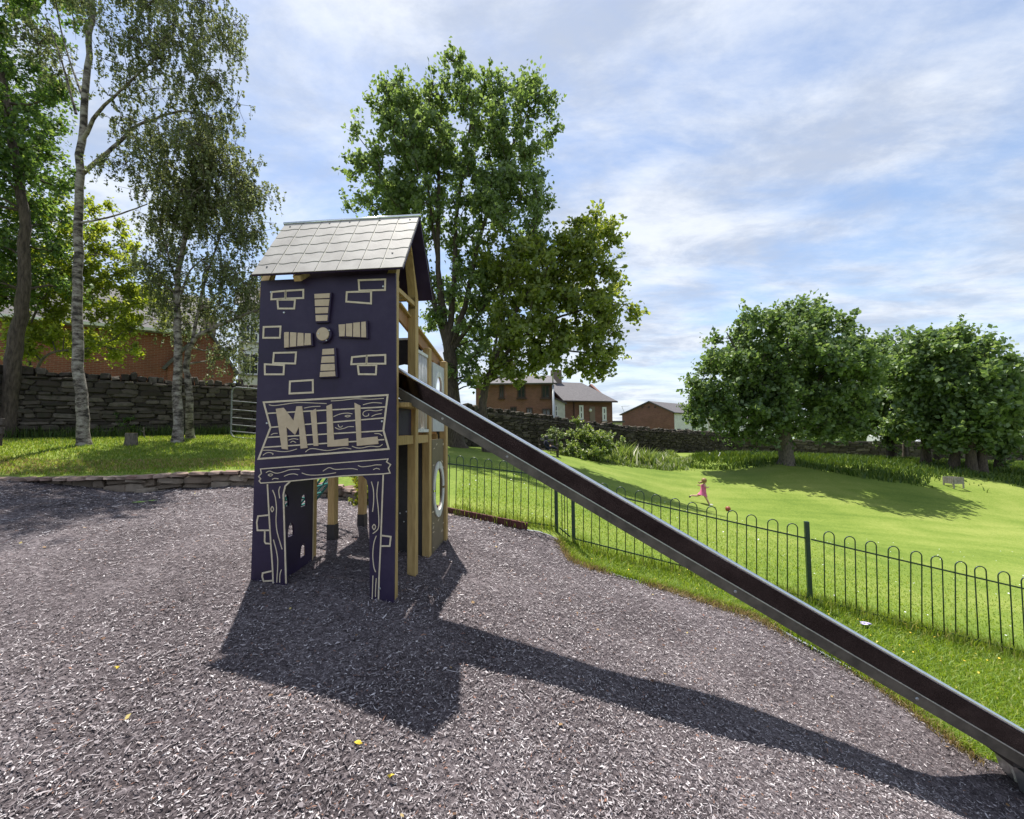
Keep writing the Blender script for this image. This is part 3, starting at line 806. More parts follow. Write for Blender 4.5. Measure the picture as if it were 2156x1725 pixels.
# step under the slide mouth
MB().box(T(.01, .36, 1.86), E1, E2, EZ, .16, .44, .045).build('slide_sill', 'timber', tower, bevel=.004)
MB().box(T(-.05, .36, 1.70), E1, E2, EZ, .02, .44, .27).build('sill_board', 'purple', tower)
# side rails between the front bay posts
MB().bar(T(-.03, .12, 2.99), T(-.03, .61, 2.99), .035, .045).build('cross_rail', 'timber', tower)
MB().bar(T(-1.34, .12, 2.99), T(-1.34, .61, 2.99), .035, .045).build('cross_rail', 'timber', tower)
# sloping cap board over the rear bay
for s in (-.10, -1.30):
    MB().bar(T(s, .30, 2.83), T(s, 2.02, 2.50), .028, .135).build('cap_board', 'timber_red', tower, bevel=.004)
    MB().bar(T(s, .30, 2.91), T(s, 2.06, 2.575), .10, .022).build('cap_rail', 'timber', tower, bevel=.004)
# left side board with half-moon hand holds (real openings)
def holed(s0, d0, d1, z0, z1, holes, name, mat, th=.02, across=False, s1=None):
    """a board with polygonal openings; holes in board coordinates"""
    outer = [(d0, z0), (d1, z0), (d1, z1), (d0, z1)] if not callable(z0) else [(d0, z0(d0)), (d1, z0(d1)), (d1, z1), (d0, z1)]
    polys = [[Vector((a, b, 0)) for a, b in outer]] + [[Vector((a, b, 0)) for a, b in h] for h in holes]
    tris = tessellate_polygon(polys)
    flat = [p for pl in polys for p in pl]
    def place(p, k):
        if across:
            return T(p[0], s0 + k * th, p[1])
        return T(s0 + k * th, p[0], p[1])
    vs = [place(p, 0) for p in flat] + [place(p, 1) for p in flat]
    n = len(flat)
    fs = [tuple(t) for t in tris] + [tuple(n + i for i in reversed(t)) for t in tris]
    b = 0
    for pl in polys:
        m = len(pl)
        fs += [(b + i, b + (i + 1) % m, n + b + (i + 1) % m, n + b + i) for i in range(m)]
        b += m
    return MB().add(vs, fs).build(name, mat, tower)
SB = -1.13
def on_side(X, Y):
    r = ray(*R7(X, Y)); q = T(SB, 0, 0)
    p = CAMP + r * ((q - CAMP).dot(E1) / r.dot(E1))
    return (p - q).dot(E2), p[2]
def moon(X, Y, w=.050, h=.135):
    c, z = on_side(X, Y)
    return [(c - w, z), (c + w, z)] + [(c + w * math.cos(a), z + h * math.sin(a) ** .8) for a in np.linspace(.25, math.pi - .25, 9)]
gl = lambda d: gz(SB, d) - .05
SD = on_side(770, 600)[0]
holed(SB, .03, SD, gl, 1.50, [moon(460, 545), moon(668, 540), moon(522, 878), moon(662, 1112)], 'side_board', 'purple', th=-.02)
MB().bar(T(SB - .008, SD + .007, gz(SB, .6) - .05), T(SB - .008, SD + .007, 1.5), .026, .014, up=E2).build('board_edge', 'tan', tower)
# upper left side: low guard board and rails
MB().box(T(-1.30, .36, 2.05), E1, E2, EZ, .02, .5, .85).build('guard_board', 'purple', tower)
# inner cross wall facing the front, under and above the deck
gi = lambda s: gz(s, 1.2) - .06
holed(1.16, -.52, -.11, gi, 1.50, [], 'cross_wall', 'black', across=True)
circ = lambda a, b, r, n=18, e=1: [(a + r * math.cos(t), b + r * e * math.sin(t)) for t in np.linspace(0, 2 * math.pi, n, endpoint=False)]
holed(1.14, -1.25, -.11, 1.62, 2.72, [circ(-.33, 2.17, .22, 20, 1.15)], 'cross_wall', 'black', across=True)
MB().bar(T(-1.25, 1.15, 2.735), T(-.11, 1.15, 2.735), .03, .025).build('wall_cap', 'rail_white', tower)
for s, z in ((-.38, .62), (-.30, .64), (-.33, .52)):
    MB().lathe(T(s, 1.16, z), [(0, .006), (.008, .005), (.010, 0)], 8, -E2).build('bolt', 'galv', tower)
# barred side between the two right-hand posts
for k in range(8):
    d = .725 + .057 * k
    MB().tube([T(-.045, d, 1.62), T(-.045, d, 2.50)], .0085, 8).build('bar', 'rail_white', tower, smooth=True)
for k in range(8):
    d = .725 + .057 * k
    MB().tube([T(-1.33, d, 1.62), T(-1.33, d, 2.50)], .0085, 8).build('bar', 'rail_white', tower, smooth=True)
for s in (-.045, -1.33):
    MB().bar(T(s, .70, 2.51), T(s, 1.15, 2.51), .03, .035).build('top_bar', 'rail_white', tower)
    MB().bar(T(s, .70, 1.61), T(s, 1.15, 1.61), .045, .035).build('bottom_bar', 'rail_white', tower)
# climbing board with a porthole, and the pale board above it
gr = lambda d: gz(0, d) - .06
cw = holed(-.03, 1.255, 1.785, gr, 1.50, [circ(1.52, .86, .185, 24, 1.45)], 'climbing_board', 'climb')
holed(-.02, 1.255, 1.785, 1.60, 2.46, [circ(1.52, 2.10, .15, 24, 1.4)], 'upper_board', 'greyboard')
def ring(c, r, e, mat, gap=.05):
    for k in range(4):
        a = np.linspace(k * math.pi / 2 + gap, (k + 1) * math.pi / 2 - gap, 10)
        mb = MB()
        n = len(a)
        vs = []
        for off in (0.0, .016):
            for rr in (r, r * 1.32):
                for t in a:
                    vs.append(T(-.008 + off, c[0] + rr * math.cos(t), c[1] + rr * e * math.sin(t)))
        fs = []
        for i in range(n - 1):
            fs += [(i, i + 1, n + i + 1, n + i), (2 * n + i, 3 * n + i, 3 * n + i + 1, 2 * n + i + 1), (i, 2 * n + i, 2 * n + i + 1, i + 1), (n + i, n + i + 1, 3 * n + i + 1, 3 * n + i)]
        fs += [(0, n, 3 * n, 2 * n), (n - 1, 3 * n - 1, 4 * n - 1, 2 * n - 1)]
        mb.add(vs, fs).build('ring_segment', mat, tower)
ring((1.52, .86), .185, 1.45, 'rail_white')
ring((1.52, 2.10), .15, 1.4, 'rail_white')
mb = MB()
for k in range(26):
    d = random.choice([random.uniform(1.27, 1.34), random.uniform(1.68, 1.77), random.uniform(1.27, 1.77)]); z = random.uniform(.18, 1.45)
    if ((d - 1.52) / .27) ** 2 + ((z - .86) / .38) ** 2 < 1: continue
    a = random.uniform(-.5, .5)
    mb.bar(T(-.008, d - .025 * math.cos(a), z - .025 * math.sin(a)), T(-.008, d + .025 * math.cos(a), z + .025 * math.sin(a)), .006, .009, up=EZ)
mb.build('engraved_dash', 'engrave', tower)

# roof: two boards of routed tiles
RS0, RS1 = -1.36, .125
EAVE_F, EAVE_B, RIDGE_D = -.12, .83, .355
EZf, RZ = 3.10, 3.835
def roof_side(dE, flip):
    up = T(0, RIDGE_D, RZ) - T(0, dE, EZf)
    Ls = np.linalg.norm(up); up = up / Ls
    nrm = np.cross(E1, up) * (1 if not flip else -1)
    nrm = nrm / np.linalg.norm(nrm)
    if nrm[2] < 0: nrm = -nrm
    board = MB().slab([T(RS0, dE, EZf), T(RS1, dE, EZf), T(RS1, RIDGE_D, RZ), T(RS0, RIDGE_D, RZ)], -nrm * .018).build('roof_board', 'purple', tower)
    o = T(RS0, dE, EZf)
    Wd = RS1 - RS0
    # pale core seen in the joints
    MB().slab([o + E1 * .004 + nrm * .003 + up * .004, o + E1 * (Wd - .004) + nrm * .003 + up * .004, o + E1 * (Wd - .004) + up * (Ls - .004) + nrm * .003, o + E1 * .004 + up * (Ls - .004) + nrm * .003], -nrm * .002).build('joint_layer', 'groove', board)
    cols, rows = 7, 6
    cw_ = Wd / cols
    rh = [0, .155, .31, .475, .64, .80, 1.0]
    rh = [r * Ls for r in (0, .17, .345, .52, .69, .85, 1.0)]
    for c in range(cols):
        for r in range(rows):
            x0, x1 = c * cw_ + .007, (c + 1) * cw_ - .007
            y0, y1 = rh[r], rh[r + 1]
            low, top = [], []
            for i in range(9):
                x = x0 + (x1 - x0) * i / 8
                w0 = 0 if r == 0 else .009 * math.sin(2 * math.pi * i / 8 + math.pi)
                w1 = 0 if r == rows - 1 else .009 * math.sin(2 * math.pi * i / 8 + math.pi)
                low.append((x, y0 + w0 + (0 if r == 0 else .003))); top.append((x, y1 + w1 - (0 if r == rows - 1 else .003)))
            pts = low + top[::-1]
            tl, th_ = .0085, .0055
            P0 = [o + E1 * x + up * y + nrm * (.0085 if i < 9 else .0055) for i, (x, y) in enumerate(pts)]
            MB().slab(P0, -nrm * .006).build('roof_tile', 'tile', board)
    for fx, fy in ((.06, .92), (.35, .95), (.72, .95), (.94, .92), (.08, .12), (.90, .26), (.5, .95)):
        MB().lathe(o + E1 * (fx * Wd) + up * (fy * Ls) + nrm * .007, [(0, .006), (.007, .005), (.010, 0)], 8, nrm).build('bolt', 'black', board)
    return up, nrm
roof_side(EAVE_F, False)
roof_side(EAVE_B, True)
MB().tube([T(RS0 - .01, RIDGE_D, RZ + .006), T(RS1 + .01, RIDGE_D, RZ + .006)], .016, 8).build('ridge_strip', 'polished', tower, smooth=True)
# rafters at both gables and the eave beams
for s in (-.045, -1.335):
    pts = [T(s, .65, ZT - .05), T(s, .645, ZT + .14), T(s, .56, ZT + .30), T(s, RIDGE_D, RZ - .09)]
    for a, b in zip(pts[:-1], pts[1:]):
        pass
    w = .045
    for side in (1, -1):
        cd = RIDGE_D
        P = [(cd + side * (.65 - cd - .046), ZT - .12), (cd + side * (.65 - cd + .046), ZT - .12), (cd + side * (.65 - cd + .030), ZT + .05), (cd + side * .02, RZ - .055), (cd, RZ - .055), (cd, RZ - .19), (cd + side * .14, RZ - .36), (cd + side * (.65 - cd - .046), ZT + .04)]
        MB().slab([T(s - w, a, b) for a, b in P], E1 * (2 * w)).build('rafter', 'timber', tower, bevel=.004)
for d in (.06, .65):
    MB().bar(T(-1.30, d, ZT + .03), T(-.09, d, ZT + .03), .04, .05).build('eave_beam', 'timber', tower)
MB().bar(T(-.92, -.09, 3.055), T(-.92, .05, 3.16), .07, .05).build('rafter_end', 'timber', tower)

# ------------------------------------------------------------------ slide
S_A = pd(842, 781, 3.99); S_B = pd(2133, 1529, 3.20)
sd = S_B - S_A
SH = np.array([sd[0], sd[1], 0]); SLEN = np.linalg.norm(SH); SH /= SLEN
SLOPE = sd[2] / SLEN
SN = np.array([-SH[1], SH[0], 0])            # away from the camera
SW = .38
slide = empty('slide', [S_A[0], S_A[1], m_at(S_A[0], S_A[1])], 'long straight stainless steel slide running down from the mill tower to the lower right', 'slide')
def sp(l, n, z):
    """l along the ground from the top, n across, z relative to the rail line"""
    e = SLEN + .25
    if l < e: zz_ = SLOPE * l
    else:
        q = l - e
        zz_ = SLOPE * e + SLOPE * (q - q * q / 1.1) if q < .55 else SLOPE * e + SLOPE * .275
    return S_A + SH * l + SN * n + EZ * (zz_ - 0)
def spz(l, n, z):
    return sp(l, n, 0) + EZ * z
LS = [-.10, 0, .3, .8, 1.4, 2.0, 2.7, 3.4, 4.1, 4.7, SLEN + .25, SLEN + .38, SLEN + .52, SLEN + .65, SLEN + 1.15]
def sweep(prof, name, mat, closed=False, smooth=False, ls=LS):
    n = len(prof)
    vs = [spz(l, a, b) for l in ls for a, b in prof]
    fs = []
    for i in range(len(ls) - 1):
        for k in range(n if closed else n - 1):
            j = (k + 1) % n
            fs.append((i * n + k, i * n + j, (i + 1) * n + j, (i + 1) * n + k))
    if closed:
        fs += [tuple(range(n)), tuple((len(ls) - 1) * n + i for i in range(n))]
    return MB().add(vs, fs).build(name, mat, slide, smooth=smooth)
HS = -.178; HB = -.278
for sg, base in ((1, 0.0), (-1, SW)):
    pr = lambda a: base + sg * a
    dz = 0.0 if sg > 0 else -.055
    sweep([(pr(-.002), -.01 + dz), (pr(.006), -.01 + dz), (pr(.050), HS), (pr(.042), HS)], 'side_wall', 'steel', closed=True)
    sweep([(pr(.034), HS + .004), (pr(.052), HS + .004), (pr(.052), HS - .006), (pr(.034), HS - .006)], 'edge_bead', 'galv', closed=True)
    sweep([(pr(.040), HS - .006), (pr(.050), HS - .006), (pr(.055), HB), (pr(.045), HB)], 'lower_flange', 'flange', closed=True)
    prof = [(pr(.002 + .021 * math.cos(t)), .004 + dz + .021 * math.sin(t)) for t in np.linspace(0, 2 * math.pi, 10, endpoint=False)]
    sweep(prof, 'hand_rail', 'polished', closed=True, smooth=True)
bed = [(.048 + (SW - .096) * t, -.150 - .035 * math.sin(math.pi * t)) for t in np.linspace(0, 1, 9)]
bed_o = bed + [(a, b - .005) for a, b in reversed(bed)]
sweep(bed_o, 'slide_bed', 'steel', closed=True)
for l in (.42, 1.05, 3.0, 4.3):
    MB().lathe(spz(l, .043, HS - .05), [(0, .008), (.011, .007), (.014, .001), (.014, 0)], 10, -SN + EZ * -.35).build('bolt', 'galv', slide)
for l, n in ((SLEN + .13, .10), (SLEN + .16, SW - .10)):
    p = spz(l, n, HB - .02); z0 = m_at(p[0], p[1]) - .1
    foot = np.array([p[0] + .06, p[1] - .02, z0])
    leg = MB().bar(p, foot, .11, .055, up=SH).build('leg', 'galv', slide)
p = spz(SLEN + .08, SW / 2, HB)
MB().box(p + EZ * .01, SH, SN, EZ, .09, SW - .12, .05).build('leg_bracket', 'black', slide)

# ------------------------------------------------------------------ bow top fence
def hoop_mesh(w, h, r=.0075):
    mb = MB()
    pts = [(-w / 2, 0, 0), (-w / 2, 0, h * .45), (-w / 2, 0, h - w / 2)] + [(-w / 2 * math.cos(t), 0, h - w / 2 + w / 2 * math.sin(t)) for t in np.linspace(.25, math.pi - .25, 9)] + [(w / 2, 0, h - w / 2), (w / 2, 0, h * .45), (w / 2, 0, 0)]
    mb.tube(pts, r, 6)
    me = bpy.data.meshes.new('hoop')
    me.from_pydata(mb.v, [], mb.f); me.polygons.foreach_set('use_smooth', [True] * len(me.polygons))
    me.materials.append(MAT['greenpaint'])
    return me
FH = 1.06
HOOP = hoop_mesh(.132, FH)
BAR = None
fence_group = 'bow top fence panels between the bark and the lawn'
def fence_panel(a, b, label, pitch=.262, posts=(False, True), hoops=True, top_drop=.16):
    a, b = np.array(a, float), np.array(b, float)
    a[2] = g_at(a[0], a[1]); b[2] = g_at(b[0], b[1])
    root = empty('bow_top_fence', a, label, 'fence', fence_group)
    L = np.linalg.norm((b - a)[:2]); d = (b - a) / L
    yaw = math.atan2(d[1], d[0])
    n = int(L / pitch)
    gap = (L - n * pitch) / 2
    for i in range(n):
        p = a + d * (gap + pitch * (i + .5))
        p[2] = a[2] + d[2] * (gap + pitch * (i + .5))
        if hoops:
            o = link('hoop', HOOP, root)
            o.location = tuple(p - a); o.rotation_euler = (random.uniform(-.008, .008), random.uniform(-.02, .02) + .03, yaw)
        else:
            MB().tube([p, p + EZ * (FH - .02)], .0075, 6).build('bar', 'greenpaint', root, smooth=True)
    MB().bar(a + EZ * (FH - top_drop), b + EZ * (FH - top_drop), .010, .020).build('top_rail', 'greenpaint', root)
    MB().bar(a + EZ * .07, b + EZ * .07, .010, .020).build('bottom_rail', 'greenpaint', root)
    for q, on in ((a, posts[0]), (b, posts[1])):
        if on:
            MB().box(q + EZ * .50, (math.cos(yaw), math.sin(yaw), 0), (-math.sin(yaw), math.cos(yaw), 0), EZ, .055, .055, 1.28).build('post', 'greenpaint', root, bevel=.004)
    return root
FA = FENCE_FOOT
a0 = FA[0] + (FA[0] - FA[2]) * .6
fence_panel(a0, FA[2], 'green bow top fence panel just right of the climbing board, ending at the corner post', posts=(True, True))
fence_panel(FA[2] + np.array([.05, -.02, 0]), FA[3] - np.array([.05, -.02, 0]), 'short stretch of close green bars between two posts under the slide', pitch=.062, posts=(False, False), hoops=False)
fence_panel(FA[3], FA[4], 'long green bow top fence panel crossing behind the slide', posts=(True, True))
b_end = FA[5] + (FA[5] - FA[4]) * .55
fence_panel(FA[4] + (FA[5] - FA[4]) * .02, b_end, 'green bow top fence panel right of the tall post, running out at the right edge', posts=(False, True))

# ------------------------------------------------------------------ rough stones
def stone_meshes(n, seed):
    r = np.random.default_rng(seed); out = []
    for i in range(n):
        bm = bmesh.new()
        bmesh.ops.create_cube(bm, size=1.0)
        bmesh.ops.bevel(bm, geom=list(bm.edges), offset=.16, segments=1, affect='EDGES')
        for v in bm.verts:
            v.co += Vector(r.uniform(-.10, .10, 3))
        me = bpy.data.meshes.new('stone'); bm.to_mesh(me); bm.free()
        me.materials.append(MAT['stone'])
        out.append(me)
    return out
STONES = stone_meshes(8, 3)
def placed_stone(me, root, p, rot, dim, name='stone', mat=None):
    o = bpy.data.objects.new(name, me); COL.objects.link(o)
    o.parent = root
    o.location = tuple(np.array(p) - origin_of(root)); o.rotation_euler = rot; o.scale = tuple(dim)
    if mat:
        o.material_slots[0].link = 'OBJECT'; o.material_slots[0].material = MAT[mat]
    return o
def join_stones(items, name, mat, root, kind='stuff'):
    V, Fs = [], []; base = 0
    for me, p, rot, dim in items:
        co = np.array([v.co[:] for v in me.vertices]) * np.array(dim)
        Rm = np.array(Matrix.Rotation(rot[2], 3, 'Z') @ Matrix.Rotation(rot[1], 3, 'Y') @ Matrix.Rotation(rot[0], 3, 'X'))
        V.append(co @ Rm.T + np.array(p)); Fs += [tuple(i + base for i in f.vertices) for f in me.polygons]; base += len(co)
    V = np.concatenate(V) - origin_of(root)
    me = bpy.data.meshes.new(name); me.from_pydata(V.tolist(), [], Fs)
    o = link(name, me, root, mat)
    o['kind'] = kind
    return o

def rubble_wall(line, tops, th, label, size, near_parts, cope_parts=True, name='stone_wall', cope=(.30, .42, .20)):
    """line: list of (x,y,zbase); tops: z of the top at each point"""
    root = empty(name, line[0], label, 'wall')
    core = MB(); single, joined, copes = [], [], []
    for (p, q, zt0, zt1) in zip(line[:-1], line[1:], tops[:-1], tops[1:]):
        p, q = np.array(p, float), np.array(q, float)
        L = np.linalg.norm((q - p)[:2]); d = (q - p)[:2] / L; yaw = math.atan2(d[1], d[0])
        nrm = np.array([d[1], -d[0], 0])        # towards the camera side
        b0, b1 = p[2] - .5, q[2] - .5
        c = [np.array([*p[:2], b0]), np.array([*q[:2], b1]), np.array([*q[:2], zt1 - .02]), np.array([*p[:2], zt0 - .02])]
        core.slab(c, -nrm * th)
        z_off = -.25
        while True:
            h = size[1] * random.uniform(.55, 1.45)
            x = random.uniform(-.1, .1)
            hmax = max(zt0 - p[2], zt1 - q[2])
            if z_off > hmax - .05: break
            while x < L:
                w = size[0] * random.uniform(.55, 1.7)
                t = min(1, max(0, (x + w / 2) / L))
                zb = p[2] + (q[2] - p[2]) * t; zt = zt0 + (zt1 - zt0) * t
                zc = zb + z_off * (zt - zb) / max(hmax, .1) + h / 2
                if x + w / 2 < L and zc + h / 2 < zt + .02:
                    pos = np.array([p[0] + d[0] * (x + w / 2), p[1] + d[1] * (x + w / 2), zc + random.uniform(-.03, .03)]) + nrm * random.uniform(-.01, .045)
                    (single if len(single) < 100000 else joined).append((random.choice(STONES), pos, (random.uniform(-.06, .06), random.uniform(-.07, .07), yaw + random.uniform(-.06, .06)), (w * .96, .16, h * random.uniform(.75, 1.05))))
                x += w
            z_off += h * .98
        x = 0
        while x < L:
            w = cope[0] * random.uniform(.4, 1.2)
            t = min(1, (x + w / 2) / L)
            hh = cope[2] * random.uniform(.5, 1.5)
            pos = np.array([p[0] + d[0] * (x + w / 2), p[1] + d[1] * (x + w / 2), zt0 + (zt1 - zt0) * t + hh * .42]) - nrm * th / 2
            copes.append((random.choice(STONES), pos, (random.uniform(-.15, .15), random.uniform(-.25, .25), yaw + random.uniform(-.15, .15)), (w * .92, cope[1] * random.uniform(.85, 1.1), hh)))
            x += w
    core.build('wall_core', 'mortar', root)
    random.shuffle(single)
    single.sort(key=lambda s: -s[3][0] * s[3][2] / (s[1][1] ** 2))
    cut = single[:near_parts]; joined += single[near_parts:]
    for me, pos, rot, dim in cut: placed_stone(me, root, pos, rot, dim)
    if joined: join_stones(joined, 'small_stones', 'stone', root)
    if cope_parts:
        copes.sort(key=lambda s: s[1][1])
        for me, pos, rot, dim in copes[:300]: placed_stone(me, root, pos, rot, dim, 'coping_stone')
        if copes[300:]: join_stones(copes[300:], 'coping_row', 'stone', root)
    return root
WB = [np.array(p) for p in WALL_BASE]
rubble_wall([tuple(WB[0]), tuple(WB[1]), tuple(WB[2]), (-4.3, 19.8, 1.05)], [pd(-250, 768, 8.9)[2], pd(0, 787, 11)[2], pd(530, 817, 14.5)[2], 3.0], .45,
            'old dark rubble stone wall with rough coping behind the birch trees on the left', (.36, .125), 300)
rubble_wall([(-4.3, 19.8, 1.0)] + WALL_FAR[:3], [2.98, 2.50, 1.58, .92], .5, 'old rubble stone boundary wall running downhill behind the bench and shrubs', (.40, .15), 0, cope=(.42, .45, .22))
rubble_wall(WALL_FAR[2:], [.92, .15, -.25], .5, 'far dark stone boundary wall behind the trees on the right, parked cars beyond', (.7, .25), 0, cope_parts=False)

# low retaining wall and kerb on the left
KT = [np.array(p) for p in KERB_TOP]; KB = [np.array(p) for p in KERB_BASE]
kerb_root = empty('retaining_wall', KT[1], 'low retaining wall of pale slabs with a reddish kerb, edging the bark on the left', 'wall')
mbk = MB()
KT = [np.array([-14, 6.3, 0])] + KT + [np.array(BORDER[0])]
for i in range(len(KT) - 1):
    p, q = KT[i], KT[i + 1]
    L = np.linalg.norm((q - p)[:2]); d = (q - p)[:2] / L; yaw = math.atan2(d[1], d[0]); nrm = np.array([d[1], -d[0], 0])
    def top_at(x):
        c = p + (q - p) * (x / L); c[2] = g_at(c[0], c[1]); return c
    n_ = int(L / .35)
    for k_ in range(n_):
        u_, w_ = top_at(L * k_ / n_), top_at(L * (k_ + 1) / n_)
        mbk.slab([u_ + EZ * -.9, w_ + EZ * -.9, w_ - EZ * .02, u_ - EZ * .02], -nrm * .25)
    x = 0
    while x < L:
        w = random.uniform(.18, .32)
        c = top_at(min(L, x + w / 2)) + EZ * (-.022) + nrm * .03
        placed_stone(random.choice(STONES), kerb_root, c, (random.uniform(-.06, .06), random.uniform(-.06, .06), yaw + random.uniform(-.08, .08)), (w * .95, .26, .07), 'kerb_stone', 'kerb')
        x += w
    x = 0
    while x < L:
        w = random.uniform(.14, .45)
        c0 = top_at(min(L, x + w / 2)); top = c0[2] - .06; bot = m_at(c0[0], c0[1]) - .06
        zc = top
        while zc > bot + .04:
            h = min(random.uniform(.07, .18), zc - bot)
            if h < .045: break
            c = c0.copy(); c[2] = zc - h / 2
            placed_stone(random.choice(STONES), kerb_root, c + nrm * random.uniform(-.05, .03), (random.uniform(-.12, .12), random.uniform(-.14, .14), yaw + random.uniform(-.14, .14)), (w * 1.02, .20, h * random.uniform(.8, 1.05)), 'slab_stone', 'stone_pale')
            zc -= h
        x += w
mbk.build('wall_core', 'earth', kerb_root)
# red timber edging below the fence
edge = empty('edging_board', BORDER[0], 'dark red timber edging at the foot of the fence', 'edging')
for a, b in ((BORDER[0] + (BORDER[0] - BORDER[1]) * .9, BORDER[0]), (BORDER[0], BORDER[1])):
    MB().bar(a + EZ * .02, b + EZ * .02, .05, .16).build('board', 'dark_red', edge)
# ------------------------------------------------------------------ trees
def tubes_np(segs, n=6):
    """segs: list of (p, q, r0, r1) -> one numpy mesh of tapered tubes"""
    P = np.array([s[0] for s in segs]); Q = np.array([s[1] for s in segs])
    r0 = np.array([s[2] for s in segs]); r1 = np.array([s[3] for s in segs])
    d = unit(Q - P)
    ref = np.where(np.abs(d[:, 2:3]) > .9, np.array([[1.0, 0, 0]]), np.array([[0, 0, 1.0]]))
    a = unit(np.cross(d, ref)); b = np.cross(d, a)
    ang = np.linspace(0, 2 * np.pi, n, endpoint=False)
    c, s = np.cos(ang), np.sin(ang)
    ring = a[:, None, :] * c[None, :, None] + b[:, None, :] * s[None, :, None]
    V = np.concatenate([P[:, None] + ring * r0[:, None, None], Q[:, None] + ring * r1[:, None, None]], 1)    # (m, 2n, 3)
    m = len(segs)
    k = np.arange(n)
    f = np.stack([k, (k + 1) % n, n + (k + 1) % n, n + k], -1)
    Fc = (f[None] + (np.arange(m) * 2 * n)[:, None, None]).reshape(-1, 4)
    return V.reshape(-1, 3), Fc
def leaf_quads(C, size, rng, droop=0.0, aspect=.62, dirs=None, flat=.5):
    n = len(C)
    L = size * rng.uniform(.65, 1.3, (n, 1))
    nr = unit(rng.normal(size=(n, 3)) + np.array([0, 0, flat]))
    if dirs is None:
        dirs = rng.normal(size=(n, 3)) + np.array([0, 0, -droop])
    t = unit(dirs - nr * (dirs * nr).sum(1, keepdims=True))
    b = np.cross(nr, t)
    bend = nr * L * .12
    V = np.stack([C - t * L * .5, C + b * L * aspect * .5 - t * L * .05 + bend, C + t * L * .5 - bend * .6, C - b * L * aspect * .5 - t * L * .05 + bend], 1)
    return V.reshape(-1, 3), np.arange(n * 4).reshape(n, 4)
def grow(stems, clumps, rng, r_leaf=.012, rise=.25, up_bias=.5):
    """stems: list of (points, r0, r1); branches run from the nearest stem or branch node out to every clump.
    Returns paths: (points, radii)"""
    nodes, rad, paths = [], [], []
    for pts, ra, rb in stems:
        pts = [np.array(p, float) for p in pts]
        P = smooth_np(pts, 5)
        m = len(P)
        for i in range(1, m - 1):
            P[i] = P[i] + rng.normal(size=3) * ra * .10
        R = np.array([ra + (rb - ra) * (i / (m - 1)) ** .8 for i in range(m)])
        if ra > .1:
            R[0] *= 1.40; R[1] *= 1.10
        paths.append((P, R))
        for i in range(m // 4, m):
            nodes.append(P[i]); rad.append(R[i])
    order = np.argsort([min(np.linalg.norm(c - q) for q in nodes) for c in clumps])
    for i in order:
        c = clumps[i]
        N = np.array(nodes); d = N - c
        dist = np.linalg.norm(d, axis=1)
        cost = dist * (1 + .8 * np.clip((N[:, 2] - c[2] + rise * dist) / (dist + .01), 0, 1)) - np.array(rad) * 2
        j = int(np.argmin(cost))
        p, r = N[j], min(rad[j] * .62, .012 + .030 * dist[j] ** .6)
        k = max(2, int(dist[j] / .7) + 1)
        side = rng.normal(size=3) * .10 * dist[j]
        P, R = [p], [max(r, r_leaf)]
        for q in range(1, k + 1):
            t = q / k
            x = p + (c - p) * t + side * math.sin(math.pi * t) + np.array([0, 0, 1]) * math.sin(math.pi * t) * dist[j] * .10 * up_bias
            nr = max(r * (1 - t) + r_leaf * t, r_leaf)
            P.append(x); R.append(nr); nodes.append(x); rad.append(nr)
        paths.append((np.array(P), np.array(R)))
    return paths
def smooth_np(P, k):
    out = []
    for i in range(len(P) - 1):
        p0, p1, p2, p3 = P[max(i - 1, 0)], P[i], P[i + 1], P[min(i + 2, len(P) - 1)]
        for j in range(k):
            t = j / k
            out.append(.5 * ((2 * p1) + (-p0 + p2) * t + (2 * p0 - 5 * p1 + 4 * p2 - p3) * t * t + (-p0 + 3 * p1 - 3 * p2 + p3) * t ** 3))
    out.append(P[-1])
    return np.array(out)
def paths_np(paths, n=8):
    """joined tapered tubes along every path"""
    V, Fs, base = [], [], 0
    ang = np.linspace(0, 2 * np.pi, n, endpoint=False); c, s_ = np.cos(ang), np.sin(ang)
    k = np.arange(n); f = np.stack([k, (k + 1) % n, n + (k + 1) % n, n + k], -1)
    for P, R in paths:
        m = len(P)
        t = unit(np.gradient(P, axis=0))
        a = np.cross(t[0], (1.0, .2, 0)); a /= np.linalg.norm(a)
        for i in range(m):
            a = a - t[i] * a.dot(t[i]); a /= np.linalg.norm(a) + 1e-9
            b = np.cross(t[i], a)
            V.append(P[i] + R[i] * (a[None] * c[:, None] + b[None] * s_[:, None]))
        Fs.append((f[None] + (base + np.arange(m - 1) * n)[:, None, None]).reshape(-1, 4))
        base += m * n
    return np.concatenate(V), np.concatenate(Fs)
def ell(u, v, d, ru, rv, rd=None):
    c = pd(u, v, d)
    return (c, np.array([ru / F_PX * d, (rd if rd else (ru + rv) / 2 / F_PX * d), rv / F_PX * d]))
def fill(ells, n, rng, shell=.55):
    """clump centres spread through the ellipsoids, denser towards the outside"""
    vol = np.array([e[1].prod() for e in ells]) ** .8
    out = []
    for e, k in zip(ells, np.maximum(1, (vol / vol.sum() * n).astype(int))):
        d = unit(rng.normal(size=(k, 3)))
        r = rng.uniform(0, 1, (k, 1)) ** shell
        out.append(e[0] + d * r * e[1])
    return np.concatenate(out)
